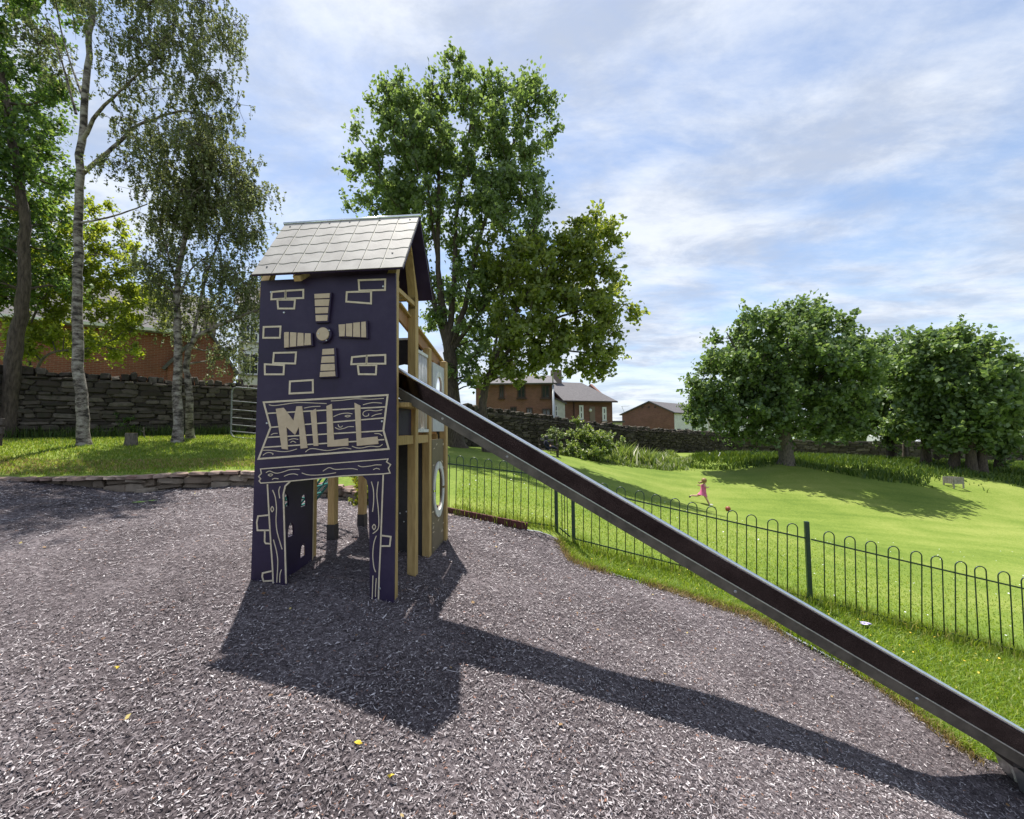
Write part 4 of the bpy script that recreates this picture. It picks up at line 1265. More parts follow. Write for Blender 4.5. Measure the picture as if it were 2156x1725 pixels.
def tree(name, label, base, stems, ells, n_clumps, n_leaves, leaf, cr, leaf_mat, bark_mat, seed, cat='tree', group=None, droop=.2, weep=0.0, aspect=.7, shell=.5, up_bias=.5, r_leaf=.012, zmin=None, extra=None, flat=.5, uptip=.25):
    rng = np.random.default_rng(seed)
    root = empty(name, base, label, cat, group)
    clumps = fill(ells, n_clumps, rng, shell)
    if zmin is not None: clumps = clumps[clumps[:, 2] > zmin]
    segs = grow(stems, clumps, rng, r_leaf, up_bias=up_bias)
    per = n_leaves // len(clumps)
    size_f = rng.uniform(.6, 1.25, len(clumps))
    C = []; TW = []
    for c, f in zip(clumps, size_f):
        m = int(per * f)
        if weep > 0:
            ns = max(2, m // 11)
            start = c + unit(rng.normal(size=(ns, 3))) * rng.uniform(0, 1, (ns, 1)) ** .5 * cr * f
            ln = rng.uniform(.25, 1.0, ns) * weep
            sway = rng.normal(size=(ns, 2)) * .12
            for s_, l_, w_ in zip(start, ln, sway):
                t = rng.uniform(0, 1, 11)
                C.append(np.column_stack([s_[0] + w_[0] * t * l_ + rng.normal(size=11) * .022, s_[1] + w_[1] * t * l_ + rng.normal(size=11) * .022, s_[2] - t * l_]))
                TW.append((s_, s_ + np.array([w_[0] * l_, w_[1] * l_, -l_]), .004, .0025))
                if rng.random() < .4: TW.append((c, s_, .007, .004))
        else:
            ns = max(3, m // 14)
            tip = c + unit(rng.normal(size=(ns, 3)) + np.array([0, 0, uptip])) * rng.uniform(.35, 1, (ns, 1)) * cr * f
            for t_ in tip:
                q = rng.uniform(.15, 1.08, (14, 1))
                C.append(c + (t_ - c) * q + rng.normal(size=(14, 3)) * cr * .10)
                if rng.random() < .45: TW.append((c, t_, r_leaf * .7, r_leaf * .3))
    C = np.concatenate(C)
    V, Fc = leaf_quads(C, leaf, rng, droop, aspect, flat=flat)
    o0 = np.array(root.location)
    link('crown', mesh_np('crown', V - o0, Fc, 4), root, leaf_mat)
    V1, F1 = paths_np(segs, 8)
    V2, F2 = tubes_np(TW, 3) if TW else (np.zeros((0, 3)), np.zeros((0, 4), int))
    me = mesh_np('trunk', V1 - o0, F1, 4); me.polygons.foreach_set('use_smooth', [True] * len(me.polygons))
    link('trunk', me, root, bark_mat)
    if len(V2):
        tag(link('twigs', mesh_np('twigs', V2 - o0, F2, 4), root, bark_mat if bark_mat != 'birch' else 'bark'), kind='stuff')
    return root
def px_path(lst):
    return [pd(*p) for p in lst]

# left-hand group, in front of the stone wall
d = 9.6
b = hit(12, 925, GRASS); d = b[1]
tree('broadleaf_tree', 'large dark green tree with leaning trunk at the far left edge', b,
     [([b - EZ * .1] + px_path([(28, 760, d), (45, 640, d), (52, 480, d), (30, 300, d), (-10, 80, d), (-30, -120, d)]), .20, .05)],
     [ell(10, 330, d, 95, 220), ell(-80, 250, d + .5, 110, 300), ell(40, 560, d + .5, 70, 110), ell(-60, -80, d, 170, 200), ell(75, 130, d, 45, 90), ell(-50, 560, d + .6, 80, 130)],
     300, 52000, .115, .70, 'leaf_syc', 'bark', 21)
b1 = hit(22, 918, GRASS); d1 = b1[1] + .4
tree('young_tree', 'young slender tree with bright sunlit leaves between the leaning trunk and the tall birch', b1 + np.array([.25, .35, 0]),
     [([b1 + np.array([.25, .35, -.1])] + px_path([(70, 800, d1), (105, 745, d1), (180, 735, d1 + .3), (240, 715, d1 + .6)]), .055, .02),
      (px_path([(70, 800, d1), (60, 700, d1), (110, 600, d1), (190, 500, d1)]), .045, .015)],
     [ell(95, 620, d1 + .4, 75, 110), ell(200, 600, d1 + .9, 90, 140), ell(270, 690, d1 + 1, 45, 85), ell(150, 720, d1 + .3, 110, 60), ell(290, 610, d1 + 1.2, 50, 90), ell(70, 700, d1, 60, 60), ell(325, 640, d1 + 1.3, 45, 65), ell(110, 480, d1 + .6, 60, 80), ell(215, 480, d1 + 1.2, 55, 60)],
     210, 34000, .10, .46, 'leaf_young', 'bark_grey', 22)
b2 = hit(177, 938, GRASS); d2 = b2[1]
tree('birch_tree', 'tall silver birch with one straight pale trunk, left of the double birch', b2,
     [([b2 - EZ * .1] + px_path([(171, 830, d2), (163, 680, d2), (164, 500, d2), (171, 330, d2), (182, 170, d2), (192, 40, d2), (205, -120, d2), (215, -330, d2)]), .135, .04),
      (px_path([(172, 300, d2), (205, 240, d2 - .2), (250, 195, d2 - .4), (330, 120, d2 - .5)]), .055, .018),
      (px_path([(168, 370, d2), (240, 310, d2 + .2), (290, 265, d2 + .3), (380, 235, d2 + .3), (440, 245, d2 + .3)]), .055, .018),
      (px_path([(160, 240, d2), (130, 130, d2), (95, 30, d2)]), .035, .012), (px_path([(176, 210, d2), (135, 90, d2 + .2), (105, -60, d2)]), .03, .012), (px_path([(170, 470, d2), (240, 455, d2), (310, 430, d2)]), .03, .012)],
     [ell(340, 110, d2 - .3, 130, 95), ell(440, 190, d2, 70, 75), ell(385, 40, d2, 110, 110), ell(300, -130, d2, 200, 130), ell(270, 250, d2 + .2, 70, 60), ell(140, -60, d2, 110, 90), ell(290, 360, d2, 60, 70), ell(90, 90, d2 + .4, 50, 70), ell(405, 280, d2, 70, 60)],
     250, 48000, .068, .46, 'leaf_birch', 'birch', 23, weep=.42, droop=1.2, shell=.40, r_leaf=.006, group='silver birches on the grass bank')
b3 = hit(374, 932, GRASS); d3 = b3[1]
b3b = hit(402, 924, GRASS)
tree('birch_tree', 'double trunked silver birch with drooping crown, just left of the play tower', b3,
     [([b3 - EZ * .1] + px_path([(373, 800, d3), (374, 690, d3), (372, 600, d3), (392, 490, d3), (420, 400, d3), (440, 300, d3)]), .135, .03),
      ([b3b - EZ * .1] + px_path([(398, 840, d3 + .4), (393, 780, d3 + .4), (405, 720, d3 + .3), (450, 690, d3 + .2), (500, 670, d3), (560, 645, d3 - .2)]), .115, .03),
      (px_path([(372, 600, d3), (350, 520, d3), (330, 440, d3)]), .04, .015), (px_path([(405, 720, d3 + .3), (430, 600, d3 + .2), (470, 480, d3 + .2)]), .05, .018), (px_path([(375, 640, d3), (400, 570, d3), (440, 540, d3)]), .035, .012)],
     [ell(425, 400, d3, 85, 110), ell(490, 430, d3, 65, 120), ell(350, 440, d3, 60, 90), ell(430, 290, d3, 60, 50), ell(480, 590, d3, 75, 60), ell(340, 580, d3, 55, 60), ell(535, 640, d3 + .3, 45, 60), ell(440, 650, d3 + .5, 60, 50), ell(520, 380, d3, 35, 60), ell(512, 735, d3 + .6, 26, 55), ell(470, 740, d3 + .8, 30, 40), ell(375, 665, d3 + .8, 42, 45)],
     260, 52000, .070, .50, 'leaf_birch', 'birch', 24, weep=.42, droop=1.2, shell=.42, r_leaf=.006, group='silver birches on the grass bank')
# big maple behind the tower and its lower neighbour
bm_ = np.array([-2.6, 19.6, g_at(-2.6, 19.6)]); dm = 19.6
tree('broadleaf_tree', 'tall many-stemmed tree rising behind the play tower roof', bm_,
     [([bm_ - EZ * .2] + px_path([(955, 850, dm), (945, 740, dm)]), .42, .30),
      (px_path([(945, 740, dm), (905, 600, dm), (885, 480, dm), (860, 330, dm), (840, 220, dm)]), .17, .03),
      (px_path([(945, 740, dm), (925, 600, dm), (922, 450, dm), (925, 300, dm), (930, 190, dm)]), .18, .03),
      (px_path([(945, 740, dm), (955, 600, dm), (962, 450, dm), (985, 300, dm), (1000, 190, dm)]), .18, .03),
      (px_path([(948, 740, dm), (985, 620, dm), (1010, 500, dm), (1060, 350, dm), (1110, 240, dm)]), .17, .03),
      (px_path([(945, 730, dm), (930, 610, dm), (905, 430, dm), (890, 260, dm)]), .12, .03), (px_path([(948, 740, dm), (1010, 660, dm), (1080, 560, dm), (1130, 470, dm)]), .13, .03)],
     [ell(960, 275, dm, 165, 110), ell(850, 340, dm, 105, 115), ell(795, 400, dm, 62, 85), ell(830, 260, dm, 60, 70), ell(1085, 300, dm, 90, 120), ell(820, 430, dm, 88, 60), ell(1010, 215, dm, 95, 50), ell(870, 235, dm, 55, 55), ell(1110, 380, dm, 60, 60), ell(1120, 440, dm, 45, 40), ell(1060, 480, dm, 110, 110), ell(960, 430, dm, 130, 110), ell(1000, 640, dm + 1, 110, 110), ell(1110, 200, dm, 50, 50), ell(1010, 750, dm, 70, 80), ell(850, 195, dm, 14, 40), ell(1005, 180, dm, 40, 24), ell(1145, 225, dm, 22, 40)],
     430, 56000, .20, .92, 'leaf_maple', 'bark', 31, uptip=.8, up_bias=.2, shell=.36, r_leaf=.02, zmin=2.0)
bl = np.array([-1.1, 18.2, g_at(-1.1, 18.2)]); dl = 18.2
tree('broadleaf_tree', 'lower spreading tree with yellow-green sunlit leaves, right of the tall many-stemmed one', bl,
     [([bl - EZ * .2] + px_path([(1018, 850, dl), (1030, 790, dl)]), .22, .15),
      (px_path([(1030, 790, dl), (1080, 730, dl), (1150, 680, dl), (1240, 650, dl), (1320, 640, dl)]), .11, .02), (px_path([(1030, 790, dl), (1090, 650, dl), (1160, 560, dl), (1230, 490, dl)]), .11, .02),
      (px_path([(1035, 780, dl), (1120, 740, dl), (1210, 740, dl), (1290, 760, dl)]), .08, .02), (px_path([(1028, 800, dl), (1060, 650, dl), (1090, 540, dl)]), .08, .02)],
     [ell(1150, 600, dl, 100, 90), ell(1225, 530, dl, 75, 75), ell(1245, 640, dl, 80, 75), ell(1130, 710, dl, 110, 75), ell(1235, 745, dl, 85, 60), ell(1080, 580, dl + .8, 80, 80), ell(1040, 800, dl - .3, 40, 40), ell(1100, 785, dl, 45, 32), ell(1285, 480, dl, 22, 22), ell(1320, 665, dl, 22, 30)],
     230, 30000, .20, .85, 'leaf_bright', 'bark', 32, uptip=.5, up_bias=.3, shell=.38, r_leaf=.016, zmin=2.4)
# right-hand group
tg = 'broadleaf trees at the far right of the lawn'
b6 = hit(1655, 976, GRASS); d6 = b6[1]
tree('broadleaf_tree', 'big round-crowned tree with a thick lit trunk, left end of the right-hand group', b6,
     [([b6 - EZ * .2] + px_path([(1652, 930, d6), (1650, 880, d6)]), .42, .32)] + [(px_path([(1650, 880, d6), (1650 + q * .55, 800, d6), (1650 + q, 700, d6)]), .18, .03) for q in (-120, -50, 10, 70, 130)] + [(px_path([(1652, 890, d6), (1560, 850, d6), (1480, 830, d6)]), .14, .03)],
     [ell(1650, 760, d6, 160, 105), ell(1560, 800, d6, 90, 85), ell(1745, 770, d6, 95, 110), ell(1660, 690, d6, 100, 45), ell(1480, 850, d6, 50, 45), ell(1640, 865, d6, 150, 50), ell(1520, 770, d6, 50, 40), ell(1455, 870, d6, 40, 35), ell(1510, 885, d6, 55, 35), ell(1590, 900, d6 - .5, 60, 30), ell(1740, 890, d6, 70, 45), ell(1790, 830, d6 + .5, 55, 80)],
     260, 52000, .25, 1.15, 'leaf_dark', 'bark_grey', 41, group=tg, shell=.4, r_leaf=.02)
spec = [(1876, 968, 'slim tree with pale leafy flank between the big round tree and the tall group', [(1862, 850, 70, 90), (1850, 760, 65, 45), (1890, 900, 60, 45), (1800, 860, 50, 70), (1885, 800, 45, 60)], 110, 21000, 42),
        (1948, 978, 'dark tree between the slim tree and the tall middle tree at right', [(1935, 800, 70, 90), (1950, 740, 60, 40), (1925, 890, 50, 45)], 75, 15000, 43),
        (2010, 988, 'tall dark tree in the middle of the right-hand group', [(2000, 760, 85, 65), (2010, 860, 70, 80)], 75, 15000, 44),
        (2045, 994, 'dark tree with two close thick trunks in the right-hand group', [(2060, 810, 85, 75), (2050, 890, 60, 55)], 75, 15000, 45),
        (2105, 990, 'outermost tree with its trunk in view near the right edge', [(2110, 840, 55, 70), (2095, 900, 60, 50)], 40, 9500, 46),
        (2190, 985, 'darkest tree cut by the right edge of the picture', [(2180, 880, 50, 70), (2230, 850, 60, 90)], 45, 9500, 47)]
for u, v, lab, cr_, nc, nl, sd_ in spec:
    bb_ = hit(u, v, GRASS); dd = bb_[1]
    if dd > 42: dd = 34.0; bb_ = pd(u, v, dd); bb_[2] = g_at(bb_[0], bb_[1])
    tops = [(px_path([(u, v - 90, dd), ((u + c[0]) / 2, (v + c[1]) / 2 - 20, dd), (c[0], c[1], dd)]), .14, .03) for c in cr_]
    tree('broadleaf_tree', lab, bb_, [([bb_ - EZ * .2] + px_path([(u - 2, v - 90, dd)]), .30, .20)] + tops + ([([bb_ + np.array([.6, 0, -.2])] + px_path([(u + 25, v - 100, dd), (u + 40, v - 160, dd)]), .26, .12)] if sd_ == 45 else []),
         [ell(c[0], c[1], dd, c[2], c[3]) for c in cr_], nc, nl, .30, 1.25, 'leaf_dark', 'bark', sd_, group=tg, shell=.4, r_leaf=.02)
for u, v, sd_ in ((1905, 968, 48), (1975, 980, 49)):
    bb_ = hit(u, v, GRASS); dd = min(bb_[1] + 3, 36); bb_ = np.array([*pd(u, v, dd)[:2], 0]); bb_[2] = g_at(bb_[0], bb_[1])
    tree('broadleaf_tree', 'thin shaded tree, ' + ('between the slim tree and its darker neighbour' if sd_ == 48 else 'just left of the tall middle tree'), bb_, [([bb_ - EZ * .2] + px_path([(u, v - 100, dd), (u + 5, v - 170, dd)]), .20, .08)], [ell(u + 5, v - 150, dd, 60, 50)], 25, 5000, .30, 1.2, 'leaf_dark', 'bark', sd_, group=tg, shell=.4, r_leaf=.02)

# ------------------------------------------------------------------ shrubs and weeds
def shrub(name, label, base, ells, n_clumps, n_leaves, leaf, cr, mat, seed, cat='shrub', group=None, droop=.1, flat=.6):
    rng = np.random.default_rng(seed)
    return tree(name, label, base, [([base - EZ * .1, base + EZ * .25 + rng.normal(size=3) * .05], .03, .015)], ells, n_clumps, n_leaves, leaf, cr, mat, 'bark_grey', seed, cat=cat, group=group, droop=droop, r_leaf=.005, shell=.6, flat=flat)
ds = 23.5
bs = np.array([*pd(1235, 945, ds)[:2], 0]); bs[2] = g_at(bs[0], bs[1])
shrub('flowering_shrub', 'big pale flowering shrub against the stone wall, right of the bench', bs, [ell(1235, 915, ds, 46, 30), ell(1275, 935, ds, 40, 24), ell(1200, 945, ds - .6, 30, 20), ell(1245, 952, ds - 1, 60, 14)], 80, 11000, .13, .40, 'leaf_weed', 51)
dn = 22.0
bs = np.array([*pd(1160, 935, dn)[:2], 0]); bs[2] = g_at(bs[0], bs[1])
shrub('shrub', 'leafy shrub behind the bench, beside the slide rail', bs, [ell(1165, 925, dn + .8, 24, 22)], 20, 2400, .12, .35, 'leaf_shrub', 52)
iv = hit(240, 928, GRASS); iv[1] += .95; iv[2] = g_at(iv[0], iv[1])
shrub('ivy', 'dark ivy growing up the foot of the stone wall, right of the tall birch', iv, [ell(245, 895, iv[1] + .25, 55, 32, .14), ell(205, 905, iv[1] + .2, 30, 24, .12)], 40, 4200, .07, .22, 'leaf_syc', 54, cat='ivy')
by = np.array([*pd(765, 1075, 8.0)[:2], 0]); by[2] = m_at(by[0], by[1])
shrub('yellow_shrub', 'yellow-green bush seen through the doorway of the tower', by, [ell(768, 1035, 8.0, 26, 45), ell(752, 1010, 8.2, 20, 25)], 24, 4200, .05, .16, 'leaf_yellow', 53)

def blades(name, P, h, w, mat, rng, lean=.5, kind='stuff', seg=2, parent=None):
    """tapered bent blades; P are the foot points"""
    n = len(P)
    hh = h * rng.uniform(.5, 1.3, (n, 1)) if np.isscalar(h) else (h[:, None] * rng.uniform(.6, 1.2, (n, 1)))
    a = rng.uniform(0, 2 * np.pi, n)
    side = np.column_stack([np.cos(a), np.sin(a), np.zeros(n)]) * w * rng.uniform(.6, 1.3, (n, 1))
    b = rng.uniform(0, 2 * np.pi, n)
    ln = np.column_stack([np.cos(b), np.sin(b), np.zeros(n)]) * rng.uniform(0, lean, (n, 1)) * hh
    up = np.array([0, 0, 1.0])
    m = P + up * hh * .55 + ln * .3
    tip = P + up * hh * .95 + ln
    V = np.stack([P - side * .5, P + side * .5, m + side * .38, m - side * .38, tip], 1).reshape(-1, 3)
    k = np.arange(n)[:, None] * 5
    Fc = np.concatenate([k + np.array([[0, 1, 2]]), k + np.array([[0, 2, 3]]), k + np.array([[3, 2, 4]])], 0)
    o = link(name, mesh_np(name, V, Fc, 3), parent, mat)
    if kind: o['kind'] = kind
    return o
def scatter(poly, n, rng, H):
    P = np.array(poly); lo, hi = P.min(0), P.max(0)
    q = rng.uniform(lo, hi, (int(n * 3), 2)); q = q[inside(poly, q[:, 0], q[:, 1])][:n]
    return np.column_stack([q, H(q[:, 0], q[:, 1])])
rg = np.random.default_rng(77)
# weeds along the foot of the wall
for i, (u, v, lab) in enumerate([(1312, 948, 'clump of tall bright weeds right of the flowering shrub'), (1352, 955, 'wide clump of grey-green weeds in front of the wall gap'), (1395, 960, 'low weed clump at the right end of the planted bank')]):
    dw = 25.0
    c = np.array([*pd(u, v, dw)[:2], 0])
    pts = c + np.column_stack([rg.normal(size=900) * .65, rg.normal(size=900) * .45, np.zeros(900)])
    pts[:, 2] = GRASS(pts[:, 0], pts[:, 1])
    hv = (1.25, 1.05, .75)[i] * (.45 + .55 * np.sin(pts[:, 0] * 5.1 + i) ** 2) * np.exp(-((pts[:, 0] - c[0]) / 1.1) ** 2)
    o = blades('weed_clump', pts, hv + .08, .09, 'leaf_weed', rg, lean=.7, kind=None)
    tag(o, lab, 'weeds', 'weed clumps along the boundary wall')
# rough grass: under the right-hand trees, along walls
def line_poly(pts, w0, w1):
    P = [np.array(p[:2]) for p in pts]
    return [tuple(p + np.array([0, -w0])) for p in P] + [tuple(p + np.array([0, w1])) for p in reversed(P)]
ug = [(10, 25.5), (14, 24.2), (19, 22.4), (25, 21.6), (34, 21.0), (46, 25), (60, 34), (50, 42), (33, 40), (21, 36), (14, 31.5)]
pts = scatter(ug, 42000, rg, GRASS)
pts = pts[(pts[:, 1] > 22.6 + 1.3 * np.sin(pts[:, 0] * .55) + .7 * np.sin(pts[:, 0] * 1.7) + rg.normal(size=len(pts)) * .55) | (pts[:, 0] > 40)]
hgt = .14 + .30 * (np.sin(pts[:, 0] * .9) * np.sin(pts[:, 1] * 1.1 + pts[:, 0] * .3) > -.2) * rg.uniform(.3, 1, len(pts))
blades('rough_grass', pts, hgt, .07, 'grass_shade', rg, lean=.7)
base_pts = scatter([(3, 22.5), (9, 23.5), (12, 27.5), (12, 31), (6, 27.5), (2, 24.5)], 14000, rg, GRASS)
blades('bank_grass', base_pts, .16 + .30 * np.clip(np.sin(base_pts[:, 0] * 2.3) * np.sin(base_pts[:, 1] * 1.9) + .2, 0, 1), .05, 'leaf_weed', rg, lean=.8)
# grass on the upper left bank
bank = [tuple(p[:2]) for p in KERB_TOP[:3]] + [(-4.4, 8.6), (-5, 14), tuple(WB[2][:2]), tuple(WB[1][:2]), (-13.5, 8.2)]
bank = [(x, y + .12) for x, y in bank]
blades('bank_turf', scatter(bank, 36000, rg, GRASS), .06, .016, 'grass_blade', rg, lean=.9)
blades('dry_bank_turf', scatter([(x, y - .0) for x, y in [(-12, 7.55), (-9.2, 7.6), (-5.5, 8.6), (-5.2, 9.6), (-9.5, 8.7), (-12, 8.6)]], 5000, rg, GRASS), .05, .014, 'grass_dry', rg, lean=1.2)
wb_poly = [(WB[0][0], WB[0][1] - .5), (WB[1][0], WB[1][1] - .5), (WB[2][0], WB[2][1] - .6), (WB[2][0] - .1, WB[2][1]), (WB[1][0], WB[1][1]), (WB[0][0], WB[0][1])]
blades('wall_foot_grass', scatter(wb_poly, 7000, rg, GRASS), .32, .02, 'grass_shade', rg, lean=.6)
# verge between bark and fence, and the first metres of lawn
verge = [tuple(p[:2]) for p in BORDER[2:]] + [(4.9, 3.1), (7.5, 2.4), (9, 3.6), (9.0, 5.0), tuple(FENCE_FOOT[5][:2]), tuple(FENCE_FOOT[4][:2]), tuple(FENCE_FOOT[3][:2])]
vp = scatter(verge, 60000, rg, GRASS)
blades('verge_grass', vp, .06, .010, 'verge', rg, lean=1.5)
fl = []
for a, b_, k in ((FENCE_FOOT[3], FENCE_FOOT[4], 1600), (FENCE_FOOT[4], FENCE_FOOT[5], 2200), (FENCE_FOOT[5], FENCE_FOOT[5] + (FENCE_FOOT[5] - FENCE_FOOT[4]) * .5, 900), (FENCE_FOOT[0], FENCE_FOOT[2], 700)):
    t = rg.uniform(0, 1, k)[:, None]; p = a + (b_ - a) * t + np.column_stack([rg.normal(size=k) * .06, rg.normal(size=k) * .09, np.zeros(k)])
    fl.append(p)
fl = np.concatenate(fl); fl[:, 2] = GRASS(fl[:, 0], fl[:, 1])
blades('fence_foot_grass', fl, .16, .010, 'grass_blade', rg, lean=.7)
bt = []
for a, b_ in zip(BORDER[2:-1], BORDER[3:]):
    k = int(np.linalg.norm(b_ - a) * 900)
    t = rg.uniform(0, 1, k)[:, None]; bt.append(a + (b_ - a) * t + np.column_stack([rg.normal(size=k) * .035, rg.normal(size=k) * .05 + .02, np.zeros(k)]))
bt = np.concatenate(bt); bt[:, 2] = GRASS(bt[:, 0], bt[:, 1])
blades('border_grass', bt, .085, .008, 'verge', rg, lean=1.5)
bd = np.concatenate([bt, bt]) + np.column_stack([rg.normal(size=2 * len(bt)) * .03 - .04, rg.normal(size=2 * len(bt)) * .04 - .06, np.zeros(2 * len(bt))])
bd = bd[np.sin(bd[:, 0] * 7) + np.sin(bd[:, 0] * 3.1) + rg.normal(size=len(bd)) * .6 > -.3]
bd[:, 2] = GRASS(bd[:, 0], bd[:, 1])
blades('dry_border_grass', bd, .06, .007, 'grass_dry', rg, lean=1.6)
near = [tuple(p[:2]) for p in FENCE_FOOT] + [(12, 4.6), (26, 8), (22, 20), (4, 22), (-1.6, 14), (-1.2, 9)]
nl = scatter(near, 420000, rg, GRASS)
rr_ = np.hypot(nl[:, 0], nl[:, 1])
keep = rg.random(len(nl)) < np.clip(1.15 - (rr_ - 6) / 9.5, 0, 1) ** 2
blades('lawn_grass', nl[keep][:90000], .030, .011, 'verge', rg, lean=1.6)

# daisies, buttercups
def flowers(name, P, size, mat, rng):
    n = len(P)
    a = rng.uniform(0, 6.28, n); ax = np.column_stack([np.cos(a), np.sin(a), rng.normal(0, .3, n)]); ay = np.column_stack([-np.sin(a), np.cos(a), rng.normal(0, .3, n)])
    sz = size * rng.uniform(.6, 1.2, (n, 1))
    V = np.stack([P + ax * sz, P + ay * sz, P - ax * sz, P - ay * sz], 1).reshape(-1, 3)
    o = link(name, mesh_np(name, V, np.arange(4 * n).reshape(n, 4), 4), None, mat); o['kind'] = 'stuff'
fp = scatter(near, 900, rg, GRASS); fp = fp[(fp[:, 1] < 13)]; fp[:, 2] += .045
flowers('daisies', fp, .013, 'white', rg)
fv = scatter(verge, 150, rg, GRASS); fv[:, 2] += .085
flowers('buttercups', fv, .011, 'yellow_leaf', rg)

ll = scatter(MULCH_POLY, 4000, rg, rough_mulch); ll = ll[(ll[:, 1] > 1.2) & (rg.random(len(ll)) < .10)]; ll[:, 2] += .018
flowers('leaf_litter', ll, .016, 'dead_leaf', rg)

# ------------------------------------------------------------------ bark chips
def chips(n, rng):
    q = np.column_stack([rng.uniform(-13.5, 8, n * 6), rng.uniform(.6, 9.0, n * 6)])
    q = q[inside(MULCH_POLY, q[:, 0], q[:, 1])]
    u = q[:, 0] / q[:, 1]
    dist = np.hypot(q[:, 0] * .55, q[:, 1])
    p = np.clip((2.6 / dist) ** 1.35, .09, 1)
    q = q[rng.random(len(q)) < p][:n]
    m = len(q)
    far = np.clip(q[:, 1] / 4.5, .8, 1.9)
    L = (rng.lognormal(math.log(.020), .52, m) * far).clip(.007, .10)
    Wd = (rng.lognormal(math.log(.0058), .42, m) * far).clip(.002, .022)
    yaw = rng.uniform(0, 2 * np.pi, m); pit = rng.normal(0, .15, m); rol = rng.normal(0, .32, m)
    z = rough_mulch(q[:, 0], q[:, 1]) + .004 + rng.uniform(0, .014, m)
    ax = np.column_stack([np.cos(yaw) * np.cos(pit), np.sin(yaw) * np.cos(pit), np.sin(pit)])
    ay = np.column_stack([-np.sin(yaw) * np.cos(rol), np.cos(yaw) * np.cos(rol), np.sin(rol)])
    nz = np.cross(ax, ay)
    c = np.column_stack([q, z])
    bow = rng.normal(0, .12, (m, 1)) * L[:, None]
    side = rng.normal(0, .10, (m, 1)) * L[:, None]
    e0 = c - ax * L[:, None] / 2; e1 = c + ax * L[:, None] / 2
    wv = ay * Wd[:, None] / 2
    mid = c + nz * bow + ay * side
    t0, t1 = rng.uniform(.3, .9, (m, 1)), rng.uniform(.2, .9, (m, 1))
    V = np.stack([e0 - wv * t0, e0 + wv * t0, mid + wv, mid - wv, e1 + wv * t1, e1 - wv * t1], 1).reshape(-1, 3)
    V = V.reshape(-1, 6, 3)
    nr = np.hypot(q[:, 0] * .8, q[:, 1]) < 4.3
    Va = V[nr].reshape(-1, 3); Vb = V[~nr][:, [0, 1, 4, 5]].reshape(-1, 3)
    k = np.arange(nr.sum())[:, None] * 6
    kb = np.arange((~nr).sum())[:, None] * 4 + len(Va)
    Fc = np.concatenate([k + np.array([[0, 1, 2, 3]]), k + np.array([[3, 2, 4, 5]]), kb + np.array([[0, 1, 2, 3]])], 0)
    o = link('bark_chips', mesh_np('bark_chips', np.concatenate([Va, Vb]), Fc, 4), None, 'chips')
    print('chips', m, nr.sum())
    o['kind'] = 'stuff'
chips(360000, np.random.default_rng(5))

# distant trees closing the view beyond the far wall
for i, (u, dd, w_, h_) in enumerate([(1560, 85, 60, 36), (1690, 90, 70, 40), (1800, 80, 75, 38), (1905, 88, 70, 44), (2010, 82, 75, 40), (2120, 86, 80, 46)]):
    c = pd(u, 930, dd); zb = -4.5
    bb_ = np.array([c[0], c[1], zb])
    tree('distant_tree', 'distant green tree far beyond the boundary wall, ' + ['above the pale terrace', 'behind the big round tree', 'beyond the white van', 'between slim tree and dark neighbour', 'behind the middle trunks', 'at the right edge'][i], bb_, [([bb_, bb_ + EZ * 4], .3, .15)], [ell(u, 922, dd, w_, h_)], 30, 2600, .8, 3.0, 'leaf_dark', 'bark', 90 + i, group='distant trees beyond the far wall', r_leaf=.04)
